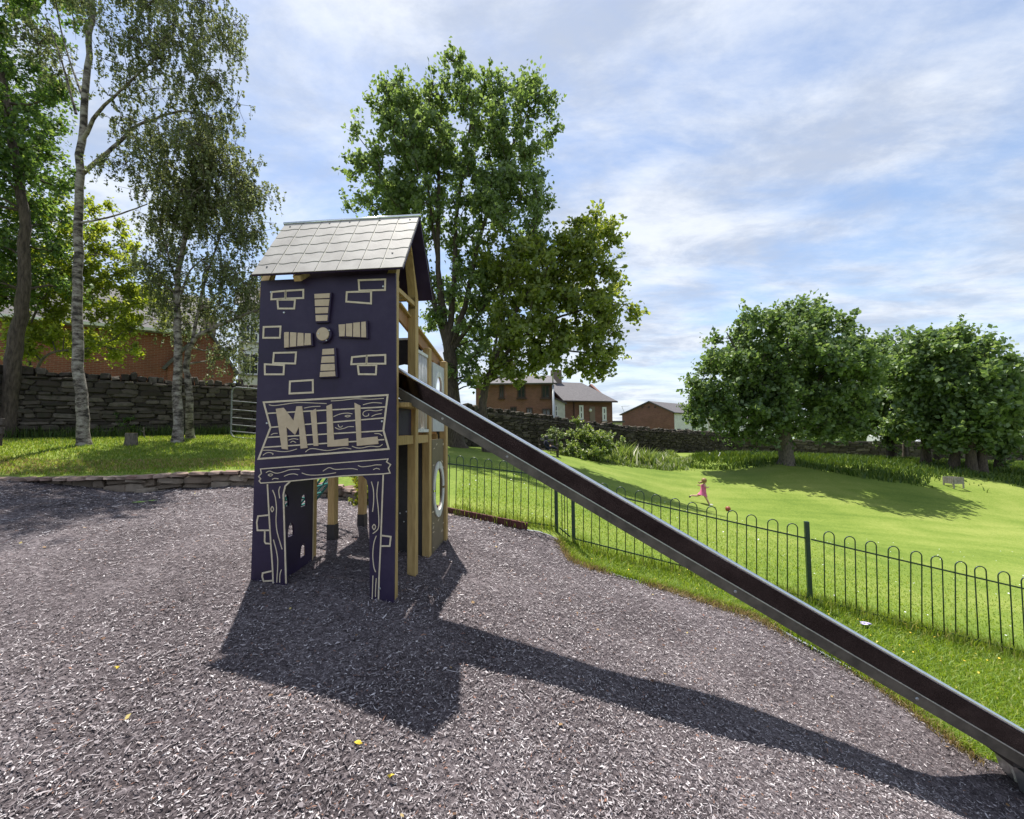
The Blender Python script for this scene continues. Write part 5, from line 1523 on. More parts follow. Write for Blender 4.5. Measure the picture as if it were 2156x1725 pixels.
# ------------------------------------------------------------------ houses
def wall_quad(mb, uvs, a, b, z0, z1, z0b=None, z1b=None):
    pass
def uv_wall(name, pts, mat, parent, back):
    """a flat wall polygon (3D points, first two along the base) with thickness and metric uv"""
    mb = MB().slab(pts, back)
    o = mb.build(name, mat, parent)
    me = o.data
    uvl = me.uv_layers.new(name='UVMap')
    d = np.array(pts[1]) - np.array(pts[0]); d[2] = 0; d = d / np.linalg.norm(d)
    n = np.cross(d, EZ)
    for poly in me.polygons:
        for li in poly.loop_indices:
            co = np.array(me.vertices[me.loops[li].vertex_index].co)
            if abs(np.array(poly.normal).dot(d)) > .8: uvl.data[li].uv = (co.dot(n), co[2])
            else: uvl.data[li].uv = (co.dot(d), co[2])
    return o
class House:
    def __init__(self, name, label, p, q, depth, z0, z_eave, cat='house', wall_mat='brick_brown'):
        self.p, self.q = np.array([*p[:2], 0.0]), np.array([*q[:2], 0.0])
        self.L = np.linalg.norm(self.q - self.p)
        self.d = (self.q - self.p) / self.L
        self.n = np.array([-self.d[1], self.d[0], 0])      # away from the camera
        self.depth, self.z0, self.ze = depth, z0, z_eave
        self.root = empty(name, self.p + EZ * z0, label, cat)
        self.mat = wall_mat
    def P(self, s, n, z): return self.p + self.d * s + self.n * n + EZ * z
    def walls(self, gable_left=None, gable_right=None, gable_front=None, front=True, back=True, mats=None):
        m = self.mat; mats = mats or {}
        L, D, z0, ze = self.L, self.depth, self.z0, self.ze
        f = [self.P(0, 0, z0), self.P(L, 0, z0), self.P(L, 0, ze)] + ([self.P(gable_front[0], 0, gable_front[1])] if gable_front else []) + [self.P(0, 0, ze)]
        uv_wall('wall', f, mats.get('front', m), self.root, self.n * .25)
        bk = [self.P(0, D, z0), self.P(L, D, z0), self.P(L, D, ze)] + ([self.P(gable_front[0], D, gable_front[1])] if gable_front else []) + [self.P(0, D, ze)]
        uv_wall('wall', bk, m, self.root, -self.n * .25)
        for s, g, sg, k in ((0, gable_left, 1, 'left'), (L, gable_right, -1, 'right')):
            w = [self.P(s, .25, z0), self.P(s, D - .25, z0), self.P(s, D - .25, ze)] + ([self.P(s, g[0], g[1])] if g else []) + [self.P(s, .25, ze)]
            uv_wall('wall', w, mats.get(k, m), self.root, self.d * .25 * sg)
    def roof(self, a, b, c, d_, mat='slate', th=.12):
        nrm = np.cross(np.array(b) - np.array(a), np.array(d_) - np.array(a)); nrm /= np.linalg.norm(nrm)
        if nrm[2] < 0: nrm = -nrm
        return MB().slab([np.array(a) + nrm * .06, np.array(b) + nrm * .06, np.array(c) + nrm * .06, np.array(d_) + nrm * .06], -nrm * th).build('roof', mat, self.root)
    def window(self, s0, s1, z0, z1, frame='white', name='window', bars=(1, 1), face='front', sill=True, fw=.09):
        if face == 'front':
            P = lambda s, n, z: self.P(s, n, z)
            ax, an = self.d, self.n
        else:                                   # right-hand flank; s runs back from the front corner
            P = lambda s, n, z: self.P(self.L - n, s, z)
            ax, an = self.n, -self.d
        f = MB()
        for x in (s0 + fw / 2, s1 - fw / 2):
            f.box(P(x, -.015, (z0 + z1) / 2), ax, an, EZ, fw, .09, z1 - z0)
        zs = [z0 + fw / 2, z1 - fw / 2] + [z0 + (z1 - z0) * k / (bars[1] + 1) for k in range(1, bars[1] + 1)]
        for z in zs:
            f.box(P((s0 + s1) / 2, -.015, z), ax, an, EZ, s1 - s0 - 2 * fw, .08, fw)
        for k in range(1, bars[0] + 1):
            f.box(P(s0 + (s1 - s0) * k / (bars[0] + 1), -.012, (z0 + z1) / 2), ax, an, EZ, fw * .8, .07, z1 - z0 - 2 * fw)
        w = f.build(name, frame, self.root)
        MB().box(P((s0 + s1) / 2, -.008, (z0 + z1) / 2), ax, an, EZ, s1 - s0 - fw, .03, z1 - z0 - fw).build('pane', 'glass', w)
        if sill:
            MB().box(P((s0 + s1) / 2, -.06, z0 - .05), ax, an, EZ, s1 - s0 + .2, .16, .09).build('sill', 'grey_wood' if frame == 'white' else 'brown_frame', w)
        return w
    def px(self, u, v):
        """s and z on the front face for a sight line"""
        r = ray(u, v); t = (self.p - CAMP).dot(self.n) / r.dot(self.n)
        x = CAMP + r * t
        return (x - self.p).dot(self.d), x[2]
    def pwin(self, u0, v0, u1, v1, **k):
        s0, zt = self.px(u0, v0); s1, zb = self.px(u1, v1)
        return self.window(s0, s1, zb, zt, **k)
R3b = reg(1260, 920, 7.187); RG = reg(1540, 960, 6.341); R4 = reg(0, 700, 2.875)

# brick house behind the left-hand wall
y0 = 16.5
pl, pr = pd(-160, 700, 14.5), pd(405, 720, 18.5)
h = House('brick_house', 'long red brick house behind the stone wall at the left, mostly hidden by leaves', pl, pr, 7.5, 0.2, pd(405, 700, 18.5)[2], wall_mat='brick')
gr_ = (3.75, h.ze + 2.6)
h.walls(gable_left=gr_, gable_right=gr_)
h.roof(h.P(-.3, -.35, h.ze - .2), h.P(h.L + .25, -.35, h.ze - .2), h.P(h.L + .25, 3.75, h.ze + 2.65), h.P(-.3, 3.75, h.ze + 2.65))
h.roof(h.P(-.3, 7.85, h.ze - .2), h.P(h.L + .25, 7.85, h.ze - .2), h.P(h.L + .25, 3.75, h.ze + 2.65), h.P(-.3, 3.75, h.ze + 2.65))
MB().bar(h.P(-.3, -.45, h.ze - .12), h.P(h.L + .25, -.45, h.ze - .12), .10, .12).build('gutter', 'white', h.root)
# lower brick outhouse with sloping gable
pl, pr = pd(352, 800, 18.0), pd(492, 800, 19.5)
h = House('brick_outhouse', 'low brick outhouse with a sloping roof edge between the double birch and the tower', pl, pr, 4.5, 0.4, pd(492, 782, 19.5)[2], cat='outhouse', wall_mat='brick')
zt = pd(430, 692, 18.9)[2]
h.walls(gable_front=(h.L * .55, zt))
for a, b_ in (((-.15, h.ze - .12), (h.L * .55, zt + .03)), ((h.L + .15, h.ze - .12), (h.L * .55, zt + .03))):
    h.roof(h.P(a[0], -.15, a[1]), h.P(b_[0], -.15, b_[1]), h.P(b_[0], 4.7, b_[1]), h.P(a[0], 4.7, a[1]))
MB().box(h.P(h.L * .6, .6, zt + .25), h.d, h.n, EZ, .5, .5, .9).build('chimney', 'brick', h.root)
# pale house with white windows left of the tower
pl, pr = pd(500, 800, 27), pd(640, 800, 29)
h = House('pale_house', 'cream house with white window frames, half hidden just left of the tower', pl, pr, 7, 0.0, pd(500, 640, 27)[2], wall_mat='render_white')
g_ = (3.5, h.ze + 2.2)
h.walls(gable_left=g_, gable_right=g_)
h.roof(h.P(-.3, -.3, h.ze - .15), h.P(h.L + .3, -.3, h.ze - .15), h.P(h.L + .3, 3.5, g_[1] + .05), h.P(-.3, 3.5, g_[1] + .05))
h.roof(h.P(-.3, 7.3, h.ze - .15), h.P(h.L + .3, 7.3, h.ze - .15), h.P(h.L + .3, 3.5, g_[1] + .05), h.P(-.3, 3.5, g_[1] + .05))
for a in ((508, 742, 545, 790), (508, 680, 545, 722)): h.pwin(*a)

# two storey brick flats behind the maple
dB = 33
h = House('brick_flats', 'two-storey brown brick flats behind the maple leaves, left of the lamp post', pd(*R3b(-420, 900), dB), pd(*R3b(978, 900), dB), 8, -1.5, pd(*R3b(975, 330), dB)[2], cat='flats')
rz_ = pd(*R3b(700, 110), dB)[2]
h.walls(gable_left=(4, rz_), gable_right=(4, rz_))
h.roof(h.P(-.3, -.4, h.ze - .12), h.P(h.L + .3, -.4, h.ze - .12), h.P(h.L + .3, 4, rz_ + .05), h.P(-.3, 4, rz_ + .05))
h.roof(h.P(-.3, 8.4, h.ze - .12), h.P(h.L + .3, 8.4, h.ze - .12), h.P(h.L + .3, 4, rz_ + .05), h.P(-.3, 4, rz_ + .05))
for a, b_ in (((765, 378), (918, 615)), ((490, 788), (610, 945)), ((778, 806), (935, 945)), ((200, 770), (320, 920)), ((330, 378), (480, 615))):
    h.pwin(*R3b(*a), *R3b(*b_), frame='brown_frame', bars=(1, 0))
MB().box(h.P(h.L * .45, 4, rz_ + .6), h.d, h.n, EZ, .9, .7, 1.6).build('chimney', 'brick_brown', h.root)
h.pwin(*R3b(0, 388), *R3b(90, 615), frame='brown_frame', bars=(1, 0))
# cottage with a white lean-to
dC = 37
h = House('brick_cottage', 'single-storey brick cottage with grey slate roof and two narrow white windows', pd(*R3b(1200, 1000), dC), pd(*R3b(2058, 1000), dC + 1.5), 7.5, -1.6, pd(*R3b(1350, 650), dC)[2], cat='cottage')
rz_ = pd(*R3b(1500, 330), dC + 3.5)[2]
h.walls(gable_left=(3.75, rz_), gable_right=(3.75, rz_))
e = h.ze
h.roof(h.P(-.35, -.4, e - .1), h.P(h.L + .3, -.4, e - .1), h.P(h.L - 1.2, 3.75, rz_ + .05), h.P(-.35, 3.75, rz_ + .05))
h.roof(h.P(-.35, 7.9, e - .1), h.P(h.L + .3, 7.9, e - .1), h.P(h.L - 1.2, 3.75, rz_ + .05), h.P(-.35, 3.75, rz_ + .05))
MB().bar(h.P(-.3, -.45, e - .12), h.P(h.L + .3, -.45, e - .12), .12, .12).build('gutter', 'brown_frame', h.root)
s_, _ = h.px(*R3b(1352, 800))
MB().tube([h.P(s_, -.08, e - .1), h.P(s_, -.08, -1.4)], .05, 8).build('drainpipe', 'brown_frame', h.root)
for a, b_ in (((1448, 742), (1528, 1000)), ((1866, 775), (1946, 1026))): h.pwin(*R3b(*a), *R3b(*b_), bars=(0, 1), fw=.16)
sA, zA = h.px(*R3b(1640, 765)); sB, zB = h.px(*R3b(1742, 1050))
MB().box(h.P((sA + sB) / 2, .0, (zA + zB) / 2), h.d, h.n, EZ, sB - sA, .06, zA - zB).build('blocked_door', 'brick_brown', h.root)
sA, zA = h.px(*R3b(1652, 835))
MB().lathe(h.P(sA, -.04, zA), [(0, .10), (.10, .08), (.16, .02), (.16, 0)], 12, -h.n).build('wall_lamp', 'white', h.root)
sA, _ = h.px(*R3b(1360, 700))
MB().box(h.P(sA * .5 + .4, 3.75, rz_ + .55), h.d, h.n, EZ, .9, .7, 1.5).build('chimney', 'brick_brown', h.root)
# white lean-to between flats and cottage
dW = 36
h2 = House('white_extension', 'small white rendered extension with a sash window between the flats and the cottage', pd(*R3b(990, 1000), dW), pd(*R3b(1198, 1000), dW), 3.0, -1.5, pd(*R3b(1195, 712), dW)[2], cat='extension', wall_mat='render_white')
zl = pd(*R3b(1000, 600), dW)[2]
h2.walls(gable_front=(0.02, zl - .1))
h2.roof(h2.P(-.05, -.15, zl), h2.P(h2.L + .15, -.15, h2.ze - .02), h2.P(h2.L + .15, 3.1, h2.ze - .02), h2.P(-.05, 3.1, zl))
h2.pwin(*R3b(1008, 748), *R3b(1068, 946), bars=(0, 1))
# lamp post
pl = pd(*R3b(985, 990), 33.5 - .8)
zt = pd(*R3b(985, -120), 32.7)[2]
lp = empty('lamp_post', [pl[0], pl[1], -1.2], 'slender grey street lamp post standing in front of the brick flats', 'lamp post')
MB().tube([[pl[0], pl[1], -1.2], [pl[0], pl[1], pl[2] + (zt - pl[2]) * .55]], .10, 10).build('lower_pole', 'galv', lp, smooth=True)
MB().tube([[pl[0], pl[1], pl[2] + (zt - pl[2]) * .55], [pl[0], pl[1], zt], [pl[0] - .3, pl[1], zt + .3], [pl[0] - .9, pl[1], zt + .4]], .055, 8).build('upper_pole', 'galv', lp, smooth=True)
MB().box([pl[0] - 1.2, pl[1], zt + .4], (1, 0, 0), (0, 1, 0), EZ, .7, .25, .12).build('lantern', 'greyboard', lp, bevel=.03)
# gable-ended brick house with pale flank
dG = 47
h = House('gable_house', 'brick gable house with a plain end wall and a white side, right of the cottage', pd(*RG(198, 800), 50.5), pd(*RG(1020, 800), 46), 11, -3, pd(*RG(1018, 508), 46)[2], wall_mat='brick_brown')
sg_, zg = h.px(*RG(632, 345))
h.walls(gable_front=(sg_, zg), mats={'right': 'render_white'})
zl = h.ze
for sE in (-.25, h.L + .25):
    h.roof(h.P(sE, -.2, h.ze - .12), h.P(sg_, -.2, zg + .03), h.P(sg_, 11.2, zg + .03), h.P(sE, 11.2, h.ze - .12))
for k, s in enumerate((1.0, 3.2, 6.6, 8.6)):
    h.window(s, s + .8, h.ze - 4.2, h.ze - 1.9, face='right', frame='white' if k > 1 else 'brown_frame', bars=(0, 1))
MB().tube([h.P(h.L + .08, 5.3, h.ze - .2), h.P(h.L + .08, 5.3, -2.5)], .06, 8).build('drainpipe', 'black', h.root)
for X in (518, 620, 722):
    s, z = h.px(*RG(X, 432))
    MB().box(h.P(s, -.02, z), h.d, h.n, EZ, .22, .06, .2).build('vent', 'brown_frame', h.root)
ae = MB(); q = h.P(.1, .5, zl)
top = np.array(pd(*RG(188, 420), np.array(q)[1]))
ae.tube([q, top], .025, 6).tube([top + h.d * -.1, top + h.d * 1.0], .02, 6)
for k in range(4): ae.tube([top + h.d * (.2 + .25 * k) - h.n * .2, top + h.d * (.2 + .25 * k) + h.n * .2], .012, 5)
ae.build('aerial', 'greyboard', h.root)
# low white garage between them
h = House('white_garage', 'low white flat-roofed garage between the cottage and the gable house', pd(*RG(40, 720), 45), pd(*RG(196, 720), 45), 5, -3, pd(*RG(100, 660), 45)[2], cat='garage', wall_mat='render_white')
h.walls(); h.roof(h.P(-.2, -.3, h.ze), h.P(h.L + .2, -.3, h.ze), h.P(h.L + .2, 5.2, h.ze), h.P(-.2, 5.2, h.ze), th=.2)
# pale terrace seen under the right-hand trees
h = House('pale_terrace', 'pale rendered terrace glimpsed under the big round tree', pd(1500, 915, 62), pd(1640, 925, 66), 8, -4, pd(1500, 884, 62)[2], wall_mat='render_white', cat='house')
h.walls(gable_left=(4, h.ze + 2), gable_right=(4, h.ze + 2))
h.roof(h.P(-.3, -.3, h.ze - .1), h.P(h.L + .3, -.3, h.ze - .1), h.P(h.L + .3, 4, h.ze + 2.05), h.P(-.3, 4, h.ze + 2.05))
h.roof(h.P(-.3, 8.3, h.ze - .1), h.P(h.L + .3, 8.3, h.ze - .1), h.P(h.L + .3, 4, h.ze + 2.05), h.P(-.3, 4, h.ze + 2.05))
for s in np.arange(1.0, h.L - 1.2, 2.2): h.window(s, s + .9, h.ze - 2.1, h.ze - .6)

# ------------------------------------------------------------------ vehicles beyond the far wall
def vehicle(label, u, d, mat, van=False, yaw=0.0, zref=None, cat=None):
    c = pd(u, 945, d); z = zref if zref is not None else -2.35
    root = empty('parked_van' if van else 'parked_car', [c[0], c[1], z], label, 'van' if van else 'car', 'vehicles parked beyond the far wall')
    f = np.array([math.cos(yaw), math.sin(yaw), 0]); s = np.array([-f[1], f[0], 0])
    o = np.array([c[0], c[1], z])
    L, Wd = (5.4, 2.0) if van else (4.3, 1.75)
    if van:
        body = [(-L / 2, .35), (L / 2, .35), (L / 2, 1.0), (L / 2 - .7, 1.25), (L / 2 - 1.3, 2.25), (-L / 2 + .05, 2.35), (-L / 2, 1.3)]
        glass = [(L / 2 - .85, 1.3), (L / 2 - 1.32, 2.1), (L / 2 - 2.2, 2.1), (L / 2 - 2.2, 1.3)]
    else:
        body = [(-L / 2, .3), (L / 2, .3), (L / 2, .75), (L / 2 - 1.1, .92), (L / 2 - 1.8, 1.42), (-L / 2 + .9, 1.46), (-L / 2 + .15, 1.0), (-L / 2, .8)]
        glass = [(L / 2 - 1.22, .95), (L / 2 - 1.85, 1.36), (-L / 2 + .95, 1.38), (-L / 2 + .40, 1.0)]
    MB().slab([o + f * a + EZ * b_ - s * Wd / 2 for a, b_ in body], s * Wd).build('body', mat, root, bevel=.06)
    for sg in (-1, 1):
        MB().slab([o + f * a + EZ * b_ + s * sg * (Wd / 2 - .01) for a, b_ in glass], s * sg * .03).build('side_window', 'glass', root)
    fr = glass[:2]
    a0_, a1_ = (np.array(fr[0]), np.array(fr[1]))
    MB().slab([o + f * (a0_[0] + .12) + EZ * a0_[1] - s * (Wd / 2 - .15), o + f * (a0_[0] + .12) + EZ * a0_[1] + s * (Wd / 2 - .15), o + f * (a1_[0] + .10) + EZ * a1_[1] + s * (Wd / 2 - .22), o + f * (a1_[0] + .10) + EZ * a1_[1] - s * (Wd / 2 - .22)], f * .03 + EZ * .03).build('windscreen', 'glass', root)
    for a in (-L / 2 + .8, L / 2 - .85):
        for sg in (-1, 1):
            w = MB().lathe(o + f * a + EZ * .32 + s * sg * (Wd / 2 - .18), [(.12, 0), (.32, 0), (.32, .2), (.12, .2)], 14, s * sg).build('wheel', 'tyre', root)
            MB().lathe(o + f * a + EZ * .32 + s * sg * (Wd / 2 - .18), [(0, .19), (.2, .19), (.2, .17)], 10, s * sg).build('rim', 'galv', w)
vehicle('white and blue van parked beyond the far wall, seen between the trees', 1880, 52, 'car_white', True, .15, -1.75)
vehicle('silver car parked beyond the far wall, right of the van', 1962, 52, 'car_silver', False, .2, -1.55)
vehicle('white car beyond the far wall behind the middle trunks', 2020, 53, 'car_white', False, .1, -1.6)
vehicle('red car beyond the far wall under the right-hand trees', 1990, 56, 'car_red', False, 1.2, -1.6)
vehicle('white car beyond the wall nearest the right edge', 2130, 54, 'car_white', False, .3, -1.65)

# ------------------------------------------------------------------ things on the left bank
# galvanised field gate leaning by the wall
gA, gB = pd(486, 923, 13.2), pd(620, 928, 13.0)
gA[2] = g_at(gA[0], gA[1]); gB[2] = g_at(gB[0], gB[1])
gate = empty('metal_gate', gA, 'galvanised tubular field gate standing before the stone wall, left of the tower', 'gate')
gd = (gB - gA); GL = np.linalg.norm(gd); gd /= GL
gh = pd(489, 815, 13.2)[2] - gA[2]
rr = .15
fr = [gA + gd * rr, gA + gd * (GL - rr), gA + gd * (GL - rr * .3) + EZ * rr * .3, gA + gd * GL + EZ * rr, gA + gd * GL + EZ * (gh - rr), gA + gd * (GL - rr * .3) + EZ * (gh - rr * .3), gA + gd * (GL - rr) + EZ * gh, gA + gd * rr + EZ * gh, gA + gd * rr * .3 + EZ * (gh - rr * .3), gA + EZ * (gh - rr), gA + EZ * rr, gA + gd * rr * .3 + EZ * rr * .3]
MB().tube(fr, .026, 8, closed=True).build('frame', 'dull_galv', gate, smooth=True)
for k in (.12, .25, .39, .55, .72):
    MB().tube([gA + EZ * gh * k, gA + gd * GL + EZ * gh * k], .017, 8).build('rail', 'dull_galv', gate, smooth=True)
MB().tube([gA + gd * GL * .5, gA + gd * GL * .5 + EZ * gh], .018, 8).build('brace', 'dull_galv', gate, smooth=True)
# stump
b_ = hit(276, 938, GRASS)
st = empty('tree_stump', b_, 'short cut tree stump on the grass between the two birches', 'stump')
hs = pd(276, 912, b_[1])[2] - b_[2]
MB().lathe(b_, [(.17, -.1), (.14, .05), (.125, hs * .6), (.13, hs - .02), (.12, hs)], 14).build('bark', 'bark_grey', st, smooth=True)
MB().lathe(b_, [(.119, hs - .004), (.119, hs + .004), (0, hs + .006)], 14).build('cut_face', 'timber', st)
# timber bench cut off by the left edge
b_ = hit(-150, 985, GRASS); b_[1] += .35; b_[2] = g_at(b_[0], b_[1])
bn = empty('timber_bench', b_, 'dark timber bench cut off by the left edge, on the grass bank', 'bench')
ex, ey = np.array([.97, -.22, 0]), np.array([.22, .97, 0])
for k in range(3): MB().box(b_ + ey * (-.16 + .16 * k) + EZ * .42, ex, ey, EZ, 1.5, .13, .05).build('seat_slat', 'dark_wood', bn, bevel=.005)
for k in range(2): MB().box(b_ + ey * .28 + EZ * (.62 + .18 * k), ex, ey, EZ, 1.5, .04, .13).build('back_slat', 'dark_wood', bn, bevel=.005)
for sg in (-1, 1):
    for e in (-.15, .22):
        MB().box(b_ + ex * sg * .6 + ey * e + EZ * .15, ex, ey, EZ, .08, .08, .60).build('leg', 'dark_wood', bn)
    MB().box(b_ + ex * sg * .6 + ey * .305 + EZ * .60, ex, ey, EZ, .08, .05, .55).build('back_post', 'dark_wood', bn)

# rope climbing net behind the tower
n0, n1 = T(-2.25, 1.25, 0), T(-2.2, 2.2, 0)
n0[2] = m_at(n0[0], n0[1]) + .12; n1[2] = m_at(n1[0], n1[1]) + .12
t0, t1 = T(-1.34, 1.25, 1.42), T(-1.32, 1.83, 1.42)
net = empty('climbing_net', [n0[0], n0[1], m_at(n0[0], n0[1])], 'green rope climbing net on the far side of the tower, seen through the doorway', 'climbing net')
for k in range(6):
    a = n0 + (n1 - n0) * k / 5; c = t0 + (t1 - t0) * k / 5
    MB().tube([a, (a + c) / 2 - EZ * .05, c], .013, 6).build('rope', 'rope', net, smooth=True)
for k in range(7):
    f_ = (k + .5) / 7
    a = n0 + (t0 - n0) * f_ - EZ * .10 * math.sin(math.pi * f_) * .5; c = n1 + (t1 - n1) * f_ - EZ * .10 * math.sin(math.pi * f_) * .5
    MB().tube([a, (a + c) / 2 - EZ * .03, c], .013, 6).build('rope', 'rope', net, smooth=True)
for a, c in ((n0, t0), (n1, t1)):
    MB().tube([a - E1 * .05, c], .022, 8).build('side_tube', 'galv', net, smooth=True)
MB().tube([n0 - EZ * .1, n1 - EZ * .1], .03, 8).build('ground_tube', 'galv', net, smooth=True)

# ------------------------------------------------------------------ people
def skin_body(name, joints, bones, radii, mat, parent, levels=2):
    o0 = origin_of(parent)
    me = bpy.data.meshes.new(name)
    keys = list(joints)
    me.from_pydata([tuple(np.array(joints[k]) - o0) for k in keys], [(keys.index(a), keys.index(b_)) for a, b_ in bones], [])
    o = bpy.data.objects.new(name, me); COL.objects.link(o); o.parent = parent
    m1 = o.modifiers.new('skin', 'SKIN'); m1.use_smooth_shade = True
    for k, v in zip(keys, me.skin_vertices[0].data):
        r = radii[k]; v.radius = (r, r) if np.isscalar(r) else r
        v.use_root = (k == 'pelvis')
    m2 = o.modifiers.new('sub', 'SUBSURF'); m2.levels = levels; m2.render_levels = levels
    dg = bpy.context.evaluated_depsgraph_get()
    me2 = bpy.data.meshes.new_from_object(o.evaluated_get(dg))
    o.modifiers.clear(); o.data = me2
    me2.materials.clear(); me2.materials.append(MAT[mat])
    me2.polygons.foreach_set('use_smooth', [True] * len(me2.polygons))
    return o
RK = reg(1720, 1190, 13.475)
gp_ = hit(*RK(960, 1155), GRASS)
kd = gp_[1]
kid = empty('person', gp_, 'girl in a sleeveless pink dress running across the lawn after a ball', 'person')
def K(X, Y, dy=0.0): return pd(*RK(X, Y), kd + dy)
J = {'pelvis': K(740, 720), 'waist': K(752, 610), 'chest': K(752, 500), 'neck': K(775, 432), 'head': K(788, 365), 'crown': K(782, 285),
     'shl': K(715, 458, .10), 'ell': K(640, 495, .14), 'hal': K(560, 462, .14), 'shr': K(790, 470, -.10), 'elr': K(848, 560, -.14), 'har': K(925, 545, -.14), 'fgr': K(950, 518, -.14), 'fgl': K(532, 455, .14),
     'hipf': K(775, 770, -.05), 'kneef': K(850, 920, -.06), 'anf': K(955, 1128, -.06), 'toef': K(1060, 1138, -.06), 'hipb': K(700, 760, .05), 'kneeb': K(545, 835, .05), 'anb': K(330, 822, .05), 'toeb': K(280, 885, .05)}
Bn = [('pelvis', 'waist'), ('waist', 'chest'), ('chest', 'neck'), ('neck', 'head'), ('head', 'crown'), ('chest', 'shl'), ('shl', 'ell'), ('ell', 'hal'), ('hal', 'fgl'), ('chest', 'shr'), ('shr', 'elr'), ('elr', 'har'), ('har', 'fgr'), ('pelvis', 'hipf'), ('hipf', 'kneef'), ('kneef', 'anf'), ('anf', 'toef'), ('pelvis', 'hipb'), ('hipb', 'kneeb'), ('kneeb', 'anb'), ('anb', 'toeb')]
Rr_ = {'pelvis': .095, 'waist': .085, 'chest': .092, 'neck': .036, 'head': .082, 'crown': .065, 'shl': .042, 'ell': .030, 'hal': .024, 'shr': .042, 'elr': .030, 'har': .024, 'fgl': .018, 'fgr': .018, 'hipf': .075, 'kneef': .046, 'anf': .032, 'toef': .028, 'hipb': .075, 'kneeb': .046, 'anb': .032, 'toeb': .028}
skin_body('body', J, Bn, Rr_, 'skin', kid)
# dress: lofted rings
def loft(rings, name, mat, parent, n=16):
    vs, fs = [], []
    for c, r, tilt in rings:
        for k in range(n):
            a = 2 * math.pi * k / n
            vs.append(np.array(c) + np.array([r[0] * math.cos(a), r[1] * math.sin(a), tilt * math.cos(a)]))
    for i in range(len(rings) - 1):
        fs += [(i * n + k, i * n + (k + 1) % n, (i + 1) * n + (k + 1) % n, (i + 1) * n + k) for k in range(n)]
    return MB().add(vs, fs).build(name, mat, parent, smooth=True)
loft([(K(758, 440), (.075, .085), 0), (K(755, 500), (.108, .118), 0), (K(752, 610), (.105, .115), .0), (K(735, 700), (.125, .13), -.01), (K(722, 770), (.165, .15), -.03), (K(715, 825), (.205, .165), -.06)], 'dress', 'pink', kid)
mb = MB()
hcn = K(776, 312)
mb.lathe(hcn, [(.092, -.075), (.106, -.02), (.104, .03), (.08, .075), (.04, .098), (0, .105)], 14)
mb.build('hair', 'hair', kid, smooth=True)
MB().tube([K(712, 360), K(665, 375), K(610, 395), K(560, 365)], [.045, .040, .030, .008], 8).build('ponytail', 'hair', kid, smooth=True)
for nm, P_ in (('shoe', (K(945, 1142, -.06), K(1070, 1145, -.06))), ('shoe', (K(300, 840, .05), K(278, 895, .05)))):
    MB().tube([P_[0], (P_[0] + P_[1]) / 2, P_[1]], [.040, .042, .026], 8).build(nm, 'white' if P_[0][0] > K(600, 900)[0] else 'black', kid, smooth=True)
# face: eyes, nose, mouth
fc = K(838, 352)
fwd_ = np.array([1.0, 0, 0])
MB().lathe(K(846, 372), [(.014, 0), (.008, .016), (0, .022)], 8, fwd_).build('nose', 'skin', kid, smooth=True)
for sg in (-1, 1): MB().lathe(K(838, 352) + np.array([0, .032 * sg, 0]), [(.010, 0), (.006, .006), (0, .008)], 8, fwd_).build('eye', 'black', kid, smooth=True)
MB().box(K(838, 398), (1, 0, 0), (0, 1, 0), EZ, .012, .04, .008).build('mouth', 'pink', kid)
# ball
bb_ = hit(*RK(1590, 1370), GRASS)
ball = bpy.data.meshes.new('ball'); bm = bmesh.new(); bmesh.ops.create_uvsphere(bm, u_segments=24, v_segments=14, radius=.10); bm.to_mesh(ball); bm.free()
ball.polygons.foreach_set('use_smooth', [True] * len(ball.polygons)); ball.materials.append(MAT['ball'])
o = link('ball', ball); o.location = (bb_[0], bb_[1], bb_[2] + .10)
tag(o, 'small red-brown ball on the lawn ahead of the running girl', 'ball')

# bench with a resting person under the wall
RB = reg(1330, 1080, 17.25)
q = hit(*RB(1150, 1225), GRASS)
bd_ = q[1]
bench = empty('park_bench', q, 'dark wooden park bench under the wall, left of the flowering shrub', 'bench')
def Bp(X, Y, dy=0.0): return pd(*RB(X, Y), bd_ + dy)
L0, L1 = Bp(520, 950), Bp(1380, 1000)
zs_ = Bp(900, 960)[2]
for k in range(4):
    y = -.18 + .13 * k
    MB().bar([L0[0], bd_ + y, zs_ + .04], [L1[0], bd_ + y, zs_ - .06], .11, .035).build('seat_slat', 'dark_wood', bench)
for k in range(3):
    z = .22 + .14 * k
    MB().bar([L0[0], bd_ + .30 + .03 * k, zs_ + z + .04], [L1[0] - .2, bd_ + .30 + .03 * k, zs_ + z - .06], .03, .10).build('back_slat', 'grey_wood' if k == 2 else 'dark_wood', bench)
for x in (L0[0] + .05, L1[0] - .05):
    zg_ = g_at(x, bd_) - .05
    for y in (-.2, .28):
        MB().bar([x, bd_ + y, zg_], [x, bd_ + y, zs_ + (.62 if y > 0 else .22)], .07, .07).build('leg', 'dark_wood', bench)
    MB().bar([x, bd_ - .24, zs_ + .24], [x, bd_ + .30, zs_ + .24], .07, .05).build('armrest', 'dark_wood', bench)
man = empty('person', Bp(900, 960), 'person in dark clothes resting on the bench with legs stretched to the right', 'person')
